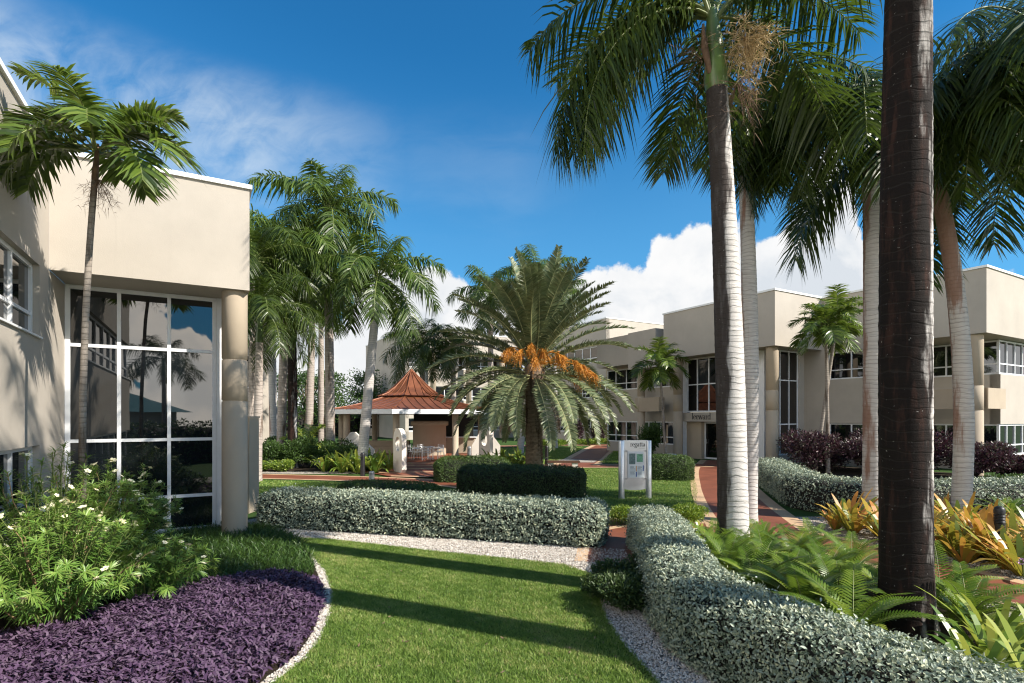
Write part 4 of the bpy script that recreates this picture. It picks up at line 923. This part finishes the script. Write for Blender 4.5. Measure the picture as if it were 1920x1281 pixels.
def fern_mesh():
    mb = MB(); k = 20
    for i in range(k):
        e = R(80 - 50 * i / k + rng.uniform(-6, 6)); fern_frond(mb, .68 + .28 * rng.random(), e, e - R(62), i * 2.4 + rng.random() * .4, 24, .16, .022)
    return mb.mesh('cycad', ['fern', 'stem'])
FE = [fern_mesh() for _ in range(4)]
lab = 'feathery green cycad in the bed between the slender and the dark palm'
for x, y in ((3.55, 9.4), (3.45, 8.5), (4.2, 8.9), (4.9, 9.3), (5.5, 9.8), (3.5, 7.6), (4.15, 7.9), (4.9, 8.3), (5.6, 8.8), (3.75, 6.9), (4.4, 7.2), (4.7, 10.1), (5.2, 7.5), (3.9, 6.1), (4.2, 10.0)):
    plant(FE[rng.integers(4)], 'cycad', x, y, .85 + .25 * rng.random(), lab, 'cycad', 'cycads between the palms')
lab = 'blue green cycad right of the dark foreground palm'
for x, y in ((5.75, 7.15), (5.55, 6.5)): plant(FE[rng.integers(4)], 'cycad', x, y, 1.1, lab, 'cycad', 'cycads right of the dark palm')
plant(FE[1], 'cycad', 12.2, 13.1, 1.0, 'green cycad beyond the orange bromeliads at the frame edge', 'cycad')

# purple ground cover and grassy bed
PUR = [G(*p) for p in ((592, 1086), (608, 1108), (608, 1140), (586, 1185), (556, 1230), (505, 1268), (440, 1312), (300, 1470), (-120, 1470), (-330, 1290), (60, 1185), (210, 1150), (330, 1112), (440, 1088), (520, 1080))]
n = 34000; P = scatter(PUR, n); pm = np.asarray(PUR)
def edge_dist(P, poly):
    poly = np.asarray(poly); D = np.full(len(P), 1e9)
    for i in range(len(poly)):
        a, b = poly[i], poly[(i + 1) % len(poly)]; ab = b - a; t = np.clip(((P - a) @ ab) / (ab @ ab), 0, 1); D = np.minimum(D, np.linalg.norm(P - a - t[:, None] * ab, axis=1))
    return D
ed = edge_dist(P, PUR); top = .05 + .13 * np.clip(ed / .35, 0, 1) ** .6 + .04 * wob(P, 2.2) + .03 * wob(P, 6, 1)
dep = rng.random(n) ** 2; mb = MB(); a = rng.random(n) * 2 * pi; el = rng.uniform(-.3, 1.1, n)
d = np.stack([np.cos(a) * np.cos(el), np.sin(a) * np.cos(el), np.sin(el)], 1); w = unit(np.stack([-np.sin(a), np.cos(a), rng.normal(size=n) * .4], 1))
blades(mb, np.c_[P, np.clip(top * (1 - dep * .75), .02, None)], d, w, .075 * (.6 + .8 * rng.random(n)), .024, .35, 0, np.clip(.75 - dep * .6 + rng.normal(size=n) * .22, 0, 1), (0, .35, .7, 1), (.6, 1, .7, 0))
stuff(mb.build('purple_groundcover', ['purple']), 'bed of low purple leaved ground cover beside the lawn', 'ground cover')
MON = [G(*p) for p in ((270, 1020), (330, 1002), (420, 992), (500, 992), (560, 1016), (582, 1045), (588, 1080), (560, 1086), (520, 1084), (440, 1092), (330, 1116), (250, 1130), (210, 1090))]
n = 16000; P = scatter(MON, n); mb = MB(); a = rng.random(n) * 2 * pi + 0; s = .2 + .9 * rng.random(n)
clump = np.floor(P / .16) * .16 + .08; dv = P - clump
d = unit(np.c_[dv * 9 + np.stack([np.cos(a), np.sin(a)], 1) * s[:, None] * .7, np.ones(n)]); w = np.stack([-np.sin(a), np.cos(a), np.zeros(n)], 1)
blades(mb, np.c_[P * .6 + clump * .4, np.full(n, .01)], d, w, .40 * (.55 + .7 * rng.random(n)), .012, .5, 0, None, (0, .3, .6, .85, 1), (.8, 1, .9, .6, 0))
stuff(mb.build('border_grass', ['mondo']), 'tufted dark border grass below the tall window', 'grass')

# flowering shrubs with narrow leaves
def flower_mesh():
    mb = MB()
    for k in range(5):
        a = k * 2 * pi / 5; d = unit(np.array([[cos(a), sin(a), .55]])); w = np.array([[-sin(a), cos(a), 0.]])
        blades(mb, np.zeros((1, 3)), d, w, .036, .026, .25, 0, .5, (0, .5, .85, 1), (.4, 1, .7, 0))
    sweep(mb, [(0, 0, -.03), (0, 0, .004)], [.003, .006], 6, 1)
    return mb.mesh('flower', ['petal', 'stem'])
FLW = flower_mesh()
def oleander(base, rad, h, nst, label, seed, nfl=14, lean=(0, 0)):
    e = empty('flowering_shrub', (*base, 0), label, 'shrub')
    st = MB(); fo = MB(); tips = []
    for i in range(nst):
        a = rng.random() * 2 * pi; q = sqrt(rng.random()); zt = h * (1 - .45 * q ** 2) * rng.uniform(.55, 1.02)
        tip = np.array([cos(a) * q * rad + lean[0] * zt, sin(a) * q * rad + lean[1] * zt, zt])
        t = np.linspace(0, 1, 9)[:, None]; b0 = np.array([cos(a) * .12, sin(a) * .12, 0])
        P = b0 + (tip - b0) * t + np.stack([np.zeros(9), np.zeros(9), .25 * h * (t[:, 0] * (1 - t[:, 0]))], 1) + rng.normal(size=(9, 3)) * .015
        sweep(st, P, np.linspace(.016, .004, 9), 5, 0 if rng.random() < .85 else 1)
        m = 90; tt = 1 - .75 * rng.random(m) ** 1.2; tt[:14] = rng.uniform(.955, 1, 14)
        pp = np.stack([np.interp(tt, t[:, 0], P[:, k]) for k in range(3)], 1); T = unit(P[-1] - P[-3])
        az = rng.random(m) * 2 * pi; u = unit(np.cross(T, [.3, .2, 1.])); v = np.cross(T, u)
        rad_ = np.cos(az)[:, None] * u + np.sin(az)[:, None] * v; d = unit(rad_ * rng.uniform(.6, 1.1, m)[:, None] + T * rng.uniform(.2, .9, m)[:, None])
        w = unit(np.cross(d, T)); blades(fo, pp, d, w, .125 * (.7 + .5 * rng.random(m)), .013, .22, 0, np.clip(.25 + (tt - .4) * .8 + rng.normal(size=m) * .18, 0, 1), (0, .4, .75, 1), (.6, 1, .75, 0))
        tips.append((P[-1], T))
    st.build('stems', ['stem', 'branch'], e); fo.build('foliage', ['oleander'], e)
    for j in range(nfl):
        p, T = tips[rng.integers(len(tips))]
        if p[1] > .2 * rad and rng.random() < .7: p, T = tips[rng.integers(len(tips))]
        for q in range(2):
            inst('flower', FLW, e, p + T * .03 + rng.normal(size=3) * .03, (rng.uniform(-.7, .7), rng.uniform(-.7, .7), rng.random() * 6), rng.uniform(1.0, 1.7))
    return e
oleander((-6.5, 7.5), 1.15, 2.2, 150, 'tall yellow flowered narrow leaf shrub beside the wing windows', 1, 44)
oleander((-5.55, 6.5), 1.05, 1.75, 120, 'bushy cream flowered narrow leaf shrub at the photo edge, front of the bed', 2, 38)
oleander((-6.6, 8.7), .95, 2.05, 100, 'narrow leaf flowering shrub spreading before the tall grid window', 3, 34, (.10, .05))
oleander((-5.2, 7.5), .85, .95, 60, 'low sprawling narrow leaf shrub at the edge of the purple bed', 4, 18, (.2, 0))
for x, y, l in ((5.75, 6.0, 'small pink flowered stem by the red path in the lower right'),):
    e = empty('flower_stem', (x, y, 0), l, 'flower'); mb = MB(); sweep(mb, [(0, 0, 0), (.03, 0, .5), (.02, .02, .95)], [.006, .004], 5); mb.build('stem', 'stem', e)
    mb = MB(); q = rand_dirs(26) * [.05, .05, .035] + [.02, .02, .97]; dd = rand_dirs(26); diam(mb, q, dd, perp(dd), .03, .02); mb.build('bloom', ['pink'], e)

# ------------------------------------------------------------------ palms
def frond_mesh(name, L, e0, e1, n, ll, lw, vs, droop, mats, pw=1.2, pet=.15, rr=.028, sway=.04, flat=0.0, rbase=.5):
    mb = MB(); k = 26; s = np.linspace(0, 1, k); el = R(e0) + (R(e1) - R(e0)) * s ** pw; ds = L / (k - 1)
    x = np.r_[0, np.cumsum(np.cos(el[:-1]) * ds)]; z = np.r_[0, np.cumsum(np.sin(el[:-1]) * ds)]; y = sway * L * np.sin(s * 2.2) * rng.choice((-1, 1))
    P = np.stack([x, y * s, z], 1); T = unit(np.gradient(P, axis=0)); sweep(mb, P, np.linspace(rr, .004, k), 6, 1)
    t = np.clip(np.linspace(pet, 1, n) + rng.normal(size=n) * .002, pet, 1); q = np.stack([np.interp(t, s, P[:, c]) for c in range(3)], 1); tt = unit(np.stack([np.interp(t, s, T[:, c]) for c in range(3)], 1))
    Y = np.array([0, 1., 0]); nn = unit(np.cross(tt, Y[None])) * -1; nn = unit(np.cross(Y[None].repeat(n, 0), tt)) * -1
    prof = np.clip((t - pet) / .22, .35, 1) * np.clip((1.05 - t) / .24, .3, 1) ** .7
    for sg in (-1, 1):
        v = R(1) * (np.array(vs)[rng.integers(0, len(vs), n)] + rng.normal(size=n) * 7); fw = (.32 + .5 * t ** 2)
        side = Y[None] * sg
        d = unit(tt * fw[:, None] + side * np.cos(v)[:, None] + nn * np.sin(v)[:, None]); w = unit(tt - (tt * d).sum(1, keepdims=True) * d + rng.normal(size=(n, 3)) * .15)
        w = unit(w - (w * d).sum(1, keepdims=True) * d)
        blades(mb, q, d, w, ll * prof * (.88 + .24 * rng.random(n)), lw, droop * (.7 + .6 * rng.random(n)), 0, np.clip(rbase + rng.normal(size=n) * .2, 0, 1), (0, .3, .65, 1), (.55, 1, .8, 0))
    return mb.mesh(name, mats)
RSPEC = [(80, 25), (68, -22), (57, -45), (46, -60), (34, -72), (20, -80), (4, -85), (-14, -87)]
ROY = [frond_mesh('frond', 3.7 if i else 2.3, a, b, 96, .82, .042, (34, 10, -14, -36), .62, ['royal', 'rachis'], .92, .12, .035, rbase=.5 - .02 * i) for i, (a, b) in enumerate(RSPEC)]
ROYF = [frond_mesh('frond', 3.5 if i else 2.1, a, b, 66, .82, .06, (34, 10, -14, -36), .62, ['royal_b', 'rachis'], .92, .12, .035, rbase=.55 - .05 * i) for i, (a, b) in enumerate(RSPEC)]
HANG = [frond_mesh('frond', L, a, b, 110, .85, .037, (20, -10, -35), .75, ['royal', 'rachis'], .5, .10, .035, rbase=.42) for L, a, b in ((4.9, 52, -91), (4.5, 40, -92), (4.3, 60, -90))]
MAN = [frond_mesh('frond', 1.45, a, b, 44, .52, .052, (34, 26, 16), .45, ['manila', 'rachis'], 1.25, .14, .018, rbase=rb) for a, b, rb in ((76, 0, .8), (62, -15, .65), (50, -48, .5), (33, -68, .45), (12, -80, .4), (-8, -84, .5))]
DAT = [frond_mesh('frond', 4.75, a, b, 130, .46, .045, (30, 18), .12, ['date', 'rachis_y'], 1.25, .10, .034, sway=.05, rbase=.6) for a, b in ((84, 62), (72, 34), (62, 14), (52, -4), (40, -20), (28, -36), (14, -54), (0, -68), (-18, -82))]
def trunk_path(base, top, bend=(0, 0), n=46):
    b = np.array([*base, 0.]); t_ = np.array(top, float); t = np.linspace(0, 1, n)[:, None]
    P = b + (t_ - b) * t; P[:, 0:1] += bend[0] * t * (1 - t) * 4; P[:, 1:2] += bend[1] * t * (1 - t) * 4
    return P
def palm(name, base, top, r0, r1, nf, label, mat, fronds=None, sc=1.0, group=None, shaft=1.3, bend=(0, 0), az0=None, emin=0, emax=None, cat='palm tree', fruit=False, skirt=False, bulge=.12, azs=None, shaftmat='shaft', flare=.22):
    e = empty(name, (*base, 0), label, cat, group)
    P = trunk_path((0, 0), (top[0] - base[0], top[1] - base[1], top[2]), bend); t = np.linspace(0, 1, len(P))
    rad = r0 + (r1 - r0) * t ** 1.1 + r0 * bulge * np.sin(pi * np.clip(t * 1.25, 0, 1)) * .5 + r0 * flare * np.exp(-t * top[2] / .35)
    Q = np.repeat(P, 1, 0); mb = MB()
    # fine rings: leaf scars stand a few millimetres proud
    m = int(max(60, top[2] / .055)); tt = np.linspace(0, 1, m); PP = np.stack([np.interp(tt, t, P[:, c]) for c in range(3)], 1)
    rr = np.interp(tt, t, rad) * (1 + .012 * (rng.random(m) - .5) + .012 * (np.arange(m) % 4 == 0))
    sweep(mb, PP, rr, 22); mb.build('trunk', mat, e)
    T = unit(P[-1] - P[-4]); tip = P[-1]
    if shaft > 0:
        mb = MB(); k = 12; u = np.linspace(0, 1, k); rs = np.interp(u, (0, .06, .3, .7, 1), (r1 * 1.02, r1 * 1.12, r1 * 1.05, r1 * .75, r1 * .45))
        sweep(mb, tip + T * (u * shaft)[:, None], rs, 16); mb.build('crownshaft', shaftmat, e); tip = tip + T * shaft * .93
    fr = fronds or ROY; k = len(fr); a0 = rng.random() * 6.28 if az0 is None else az0
    for i in range(nf):
        f = (i + .5) / nf; v = int(np.clip(emin + f * ((emax if emax is not None else k) - emin), 0, k - 1)); az = a0 + i * 2.39996 + rng.normal() * .12
        if azs is not None and i < len(azs): v, az = azs[i]; az = R(az)
        o = inst('frond', fr[v], e, tip - T * (.12 * sc * f) + [0.05 * cos(az), .05 * sin(az), 0], (rng.normal() * .06, rng.normal() * .06, az), sc * (.9 + .2 * rng.random()))
    return e, tip, P, T
def spray(parent, c, size, n, mat, name, dirv=(0, 0, -.3), thick=.012, sub=5):
    mb = MB()
    d = unit(rand_dirs(n) + np.array(dirv)); L = size * (.5 + .6 * rng.random(n)); w = perp(d)
    blades(mb, np.tile(c, (n, 1)), d, w, L, thick, .4, 0, None, (0, .5, 1), (1, .8, 0))
    for k in range(sub):
        t = rng.uniform(.3, 1, n)[:, None]; p = c + d * L[:, None] * t; p[:, 2] -= .4 * L * t[:, 0] ** 2
        d2 = unit(d * .6 + rand_dirs(n)); blades(mb, p, d2, perp(d2), size * .28 * (.5 + rng.random(n)), thick, .3, 0, None, (0, .5, 1), (1, .8, 0))
    return mb.build(name, [mat], parent)

GRP = None
# the slender grey foreground palm with tan flower spray
b = G(1375, 1035); e, tip, P, T = palm('palm_tree', b, (b[0] - .32, b[1], 8.9), .275, .195, 11, 'grey royal palm with tan flower spray and one long frond hanging left', 'tr_a', None, 1.1, None, 1.55, (.06, 0), 2.2,
    azs=[(3, 176), (5, 18), (4, 60), (5, 82), (4, 120), (2, 10), (1, 200), (2, 140), (0, 90), (1, 45), (2, -20)])
base = np.array(P[-1]) + T * .06
for v, az, sc in ((0, 178, 1.0), (1, 190, 1.0), (2, 168, 1.0), (0, 160, .85), (2, 184, 1.12), (1, 174, .9)): inst('frond', HANG[v], e, tip - T * .1, (0, 0, R(az)), sc)
spray(e, base + [.42, -.25, .75], .75, 120, 'straw', 'flower_spray', (.25, -.1, -.35), .012, 8)
spray(e, base + [.35, -.1, .0], .75, 70, 'rootd', 'flower_spray', (.1, 0, -.8), .009, 5); spray(e, base + [-.3, -.05, .5], .8, 40, 'rootd', 'flower_spray', (-.8, 0, .2), .008, 4)
mb = MB(); sweep(mb, [base + [-.16, -.1, .2], base + [-.30, -.2, .6], base + [-.34, -.22, 1.05]], [.05, .07, .02], 8); mb.build('spathe', 'sheath', e)
b = G(1402, 980); palm('palm_tree', b, (b[0] - .05, b[1] + .1, 9.2), .20, .155, 8, 'pale slender royal palm just behind the flower spray palm', 'tr_d', None, .95, None, 1.4, (.1, 0), .4,
    azs=[(6, -15), (7, 15), (5, 45), (3, 90), (2, 60), (4, -50), (3, 125), (0, 180)])
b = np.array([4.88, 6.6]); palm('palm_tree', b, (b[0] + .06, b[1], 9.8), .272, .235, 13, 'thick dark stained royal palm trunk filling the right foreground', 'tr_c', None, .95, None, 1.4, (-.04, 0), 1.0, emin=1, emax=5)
b = np.array([8.85, 13.1]); e, tip, P, T = palm('palm_tree', b, (b[0] - .02, b[1], 9.0), .225, .205, 13, 'pale reddish royal palm standing just left of the dark foreground trunk', 'tr_d', None, 1.1, None, 1.5, (.05, 0), 2.9, emin=2,
    azs=[(5, 178), (4, 150), (6, 200), (6, 190), (5, 230), (4, 170), (3, 185)])
for v, az, sc in ((0, 180, 1.0), (1, 200, .95), (2, 165, 1.05), (1, 300, .8)): inst('frond', HANG[v], e, tip - T * .1, (0, 0, R(az)), sc)
b = np.array([10.95, 13.05]); palm('palm_tree', b, (b[0] - .75, b[1] - .2, 8.45), .20, .16, 12, 'leaning grey royal palm right of the dark foreground trunk', 'tr_d', None, 1.1, None, 1.4, (.33, 0), 1.7, emin=1, shaftmat='sheath',
    azs=[(4, 0), (5, -20), (3, 10), (5, -50), (4, 40), (4, -80), (3, 180), (4, 200)])
palm('palm_tree', (6.15, 3.75), (6.2, 3.7, 11.6), .30, .24, 15, 'royal palm whose trunk shadow crosses the near lawn', 'tr_a', None, .95, None, 1.3, emin=1)
e, tip, P, T = palm('palm_tree', (12.7, 12.0), (12.4, 11.9, 9.3), .26, .20, 18, 'royal palm whose dark fronds hang in at the upper right edge', 'tr_a', None, 1.15, None, 1.4, (0, 0), 3.1, emin=2,
     azs=[(4, 180), (5, 170), (5, 205), (4, 215), (6, 190), (3, 160), (5, 240), (3, 200)])
palm('palm_tree', (8.9, 9.2), (9.2, 9.2, 10.3), .26, .21, 16, 'royal palm hidden behind the dark trunk, its fronds overhead', 'tr_d', None, 1.1, None, 1.4, (0, 0), .2, emin=1) if False else None
for v, az, sc in ((0, 180, 1.0), (1, 205, .95), (2, 160, 1.05), (0, 232, .9), (1, 190, 1.1)): inst('frond', HANG[v], e, tip - T * .1, (0, 0, R(az)), sc)
# small left palm
b = np.array([-6.40, 8.0]); e, tip, P, T = palm('palm_tree', b, (-6.22, 7.95, 6.12), .050, .040, 17, 'small thin trunked palm standing in front of the tall window', 'tr_m', MAN, .9, None, .55, (-.10, 0), .8, bulge=0, shaftmat='sheath',
    azs=[(0, 60), (0, 205), (1, 160), (1, 20), (2, 185), (4, 172), (2, -5), (3, -14), (4, -28), (4, 222), (3, 300), (3, 12), (2, 110), (3, 90), (1, 275), (4, 262), (4, 195)])
spray(e, np.array(P[-1]) + [.06, 0, .02], .42, 60, 'rootd', 'dry_flower_stalks', (.2, 0, -1.0), .006, 4)
# left middle group
for px, py, Yd, ztop, r, lean, lab, mt, fr, sc in (
    (677, 880, 25.6, 8.3, .235, .75, 'leaning royal palm nearest the gazebo with bright green crown', 'tr_d', ROYF, 1.0),
    (620, 0, 28.5, 12.5, .24, -.15, 'tallest royal palm of the left group', 'tr_f', ROYF, 1.15),
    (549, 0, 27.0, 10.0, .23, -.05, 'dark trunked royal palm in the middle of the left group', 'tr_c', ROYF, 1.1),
    (526, 0, 27.8, 9.3, .22, .25, 'reddish trunked royal palm left of the dark trunked one', 'tr_f', ROYF, 1.05),
    (514, 0, 30.5, 10.6, .22, -.2, 'pale royal palm farthest left in the group', 'tr_d', ROYF, 1.1),
    (578, 0, 35.0, 10.0, .24, .3, 'royal palm seen between the dark and the tallest trunk', 'tr_f', ROYF, 1.0),
    (602, 0, 40.0, 11.0, .22, 0, 'slim royal palm farthest back in the left group', 'tr_f', ROYF, 1.0),
    (482, 0, 21.5, 5.6, .17, .1, 'short dark palm with hanging fronds beside the left building corner', 'tr_f', ROY, .8),
    (472, 0, 24.0, 8.6, .14, .0, 'thin shaded palm at the left building corner', 'tr_f', ROY, .95),
    (792, 0, 45.0, 7.6, .25, 0, 'dark royal palm behind the gazebo roof', 'tr_f', ROY, 1.05),
    (850, 0, 44.0, 7.3, .24, 0, 'dark royal palm between the gazebo and the date palm', 'tr_f', ROY, 1.0),
    (920, 0, 42.0, 11.2, .24, 0, 'royal palm rising behind the left side of the date palm', 'tr_f', ROYF, 1.0),
    (975, 0, 38.0, 11.4, .24, 1.0, 'tall royal palm crowning above the date palm', 'tr_d', ROYF, 1.05),
    (1040, 0, 44.0, 11.4, .23, 0, 'royal palm behind the right side of the date palm', 'tr_d', ROYF, .95)):
    X = (px - 960) / FPX * Yd
    palm('palm_tree', (X, Yd), (X + lean, Yd, ztop), r, r * .8, 20, lab, mt, fr, sc, None, 1.2, (0, 0))
# right thin palms
for px, Yd, zt, lean, lab, sc in ((1249, 31.0, 5.2, -.35, 'thin palm before the left end of the leeward fascia', 1.25), (1553, 24.6, 6.3, -.1, 'left one of the twin thin palms by the right building', 1.05), (1528, 25.2, 6.9, 1.0, 'leaning right one of the twin thin palms by the right building', 1.1)):
    X = (px - 960) / FPX * Yd
    palm('palm_tree', (X, Yd), (X + lean, Yd, zt), .085, .07, 15, lab, 'tr_m', MAN, sc, None, .5, (.0, 0), bulge=0)
# date palm
db = np.array([1.02, 24.6]); e = empty('date_palm', (*db, 0), 'broad silvery date palm with orange fruit bunches', 'palm tree')
mb = MB(); m = 70; t = np.linspace(0, 1, m); sweep(mb, np.stack([0 * t, 0 * t, t * 4.3], 1), (.37 + .05 * np.exp(-t * 6) + .05 * t ** 4) * (1 + .035 * (np.arange(m) % 3 == 0)), 24)
for i in range(420):   # old leaf bases spiral up the trunk
    z = 4.35 * (i / 420); a = i * 2.39996; r = .375; c = np.array([cos(a) * r, sin(a) * r, z]); d = np.array([[cos(a) * .6, sin(a) * .6, .9]]); blades(mb, c[None], unit(d), np.array([[-sin(a), cos(a), 0]]), .13, .13, 0, 0, .5, (0, .6, 1), (1, .7, 0))
mb.build('trunk', 'tr_p', e)
mb = MB(); lathe(mb, [(.40, 4.0), (.55, 4.4), (.5, 4.8), (.25, 5.1), (.05, 5.2)], 18); mb.build('heart', 'tr_p', e)
nf = 100
for i in range(nf):
    f = (i + .5) / nf; v = int(np.clip(f ** .85 * 9, 0, 8)); az = i * 2.39996
    if 3 <= v <= 6 and 225 < math.degrees(az) % 360 < 340:
        if v >= 5 and i % 3: continue
        if v >= 5 and 250 < math.degrees(az) % 360 < 300: continue
        v = 2 if v < 5 else 7; f = .1 if v == 2 else .9
    inst('frond', DAT[v], e, (.3 * cos(az) * f, .3 * sin(az) * f, 4.95 - .55 * f), (rng.normal() * .12, rng.normal() * .12, az + rng.normal() * .1), (1.08 - .16 * f) * (.92 + .16 * rng.random()))
DRY = frond_mesh('frond', 3.4, -30, -84, 90, .34, .03, (20, 5), .3, ['rootd', 'rachis_y'], .8, .1, .03, rbase=.6)
for az in (20, 75, 130, 200, 228, 305, 345): inst('frond', DRY, e, (.2 * cos(R(az)), .2 * sin(R(az)), 4.35), (0, 0, R(az)), .85)
for a, reach, dz in ((215, 1.5, .35), (240, 1.4, .2), (262, 1.2, .55), (288, 1.25, .25), (312, 1.7, .0), (326, 2.5, -.45), (332, 2.9, -.8), (345, 1.9, -.9), (20, 1.4, .3), (270, 1.35, -.15)):
    mb = MB(); ca, sa = cos(R(a)), sin(R(a)); t = np.linspace(0, 1, 10); P = np.stack([ca * reach * t, sa * reach * t, 5.0 + .55 * np.sin(pi * t * .75) + (dz - .1) * t], 1)
    sweep(mb, P, np.linspace(.035, .02, 10), 6, 0, True, .4); n = 150; q = P[-1] + (P[-3] - P[-1]) * rng.random((n, 1)); d = unit(np.stack([ca * .5 + rng.normal(size=n) * .28, sa * .5 + rng.normal(size=n) * .28, -.55 + rng.normal(size=n) * .25], 1))
    L = .55 * (.5 + .6 * rng.random(n)); blades(mb, q, d, perp(d), L, .022, .5, 0, None, (0, .5, 1), (1, .9, 0))
    for _ in range(5):
        s = rng.uniform(.25, 1, n)[:, None]; pp = q + d * L[:, None] * s; pp[:, 2] -= .5 * L * s[:, 0] ** 2; dd = rand_dirs(n); diam(mb, pp, dd, perp(dd), .05, .035)
    mb.build('fruit_bunch', ['fruit'], e)

# young bright palm among the left shrubs
e = empty('young_palm', (-11.0, 28.6, 0), 'young yellow green palm sprouting among the left shrubs', 'palm tree')
YF = [frond_mesh('frond', 1.7, a, b, 30, .5, .07, (30, 15), .3, ['strap', 'rachis_y'], 1.1, .2, .02, rbase=.6) for a, b in ((75, 20), (55, -20), (35, -50))]
for i in range(11): inst('frond', YF[i % 3], e, (0, 0, .9), (0, 0, i * 2.4), 1.0)
mb = MB(); sweep(mb, [(0, 0, 0), (0, 0, 1.0)], [.09, .06], 10); mb.build('trunk', 'tr_m', e)

# ------------------------------------------------------------------ broadleaf trees
def tree(x, y, h, rad, label, mat='bush', n=9000, leaf=.3, group=None):
    e = empty('tree', (x, y, 0), label, 'tree', group); mb = MB()
    sweep(mb, [(0, 0, 0), (.1, 0, h * .25), (0, .1, h * .55), (.1, .1, h * .85)], [.28, .22, .14, .04], 10)
    k = 16; cl = np.stack([rng.uniform(-.75, .75, k) * rad, rng.uniform(-.75, .75, k) * rad, rng.uniform(.38, .9, k) * h], 1)
    for c in cl: sweep(mb, [(0, 0, c[2] * .55), c * [.5, .5, .85], c], [.1, .06, .02], 6)
    mb.build('trunk', 'tr_p', e); mb = MB()
    ix = rng.integers(0, k, n); dr = rand_dirs(n); rr = rng.random(n) ** .5; p = cl[ix] + dr * (np.array([rad, rad, h * .32]) * (.30 + .15 * (ix % 3)[:, None]) * rr[:, None])
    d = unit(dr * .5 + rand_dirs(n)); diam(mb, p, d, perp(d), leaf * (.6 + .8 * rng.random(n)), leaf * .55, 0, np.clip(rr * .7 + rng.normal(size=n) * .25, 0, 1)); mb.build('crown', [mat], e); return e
tree(-24, 62, 9, 5.5, 'bushy green tree behind the left palm trunks', n=7000)
tree(-17.5, 70, 8.5, 5, 'bushy green tree left of the back building corner', n=6000)
tree(-33, 55, 9, 6, 'bushy green tree at the far left behind the palm group', n=6000)
tree(34, 70, 9, 6, 'bushy green tree beyond the right building', n=5000)
hedge('hedge', [(-60, 62), (-40, 66), (-18, 78), (10, 90), (60, 80)], 5, 3.6, 9000, .5, 'bush', 'tall dark green hedge closing the far background behind the palms', rough=.14, dome=.7, seed=12)
# mirrored in the tall window: what stands behind the photographer
hedge('hedge', [(-14, -6.5), (-4, -7), (6, -7), (14, -6.5)], 2.0, 2.3, 16000, .16, 'bush', 'dark boundary hedge mirrored in the tall window', rough=.12, dome=.6, seed=9)
tree(-2.5, -24, 9.5, 4.5, 'dark tree mirrored in the middle pane of the tall window', n=6000)
tree(-13, -30, 9, 5, 'dark tree mirrored at the left of the tall window', n=5000)
palm('palm_tree', (6.5, -17), (6.4, -17, 5.6), .16, .13, 15, 'palm mirrored in the right pane of the tall window', 'tr_f', ROY, .85)
hb = empty('house', (4, -36, 0), 'teal roofed house mirrored in the tall window', 'house'); mb = MB(); box(mb, -11, -4, 0, 11, 4, 3.2); mb.build('wall', 'stucco', hb)
mb = MB(); mb.add([(-12, -5, 3.1), (12, -5, 3.1), (12, 5, 3.1), (-12, 5, 3.1), (-7, 0, 5.4), (7, 0, 5.4)], [np.array([[0, 1, 5, 4], [2, 3, 4, 5]]), np.array([[1, 2, 5], [3, 0, 4]])]); mb.build('roof', 'teal', hb)
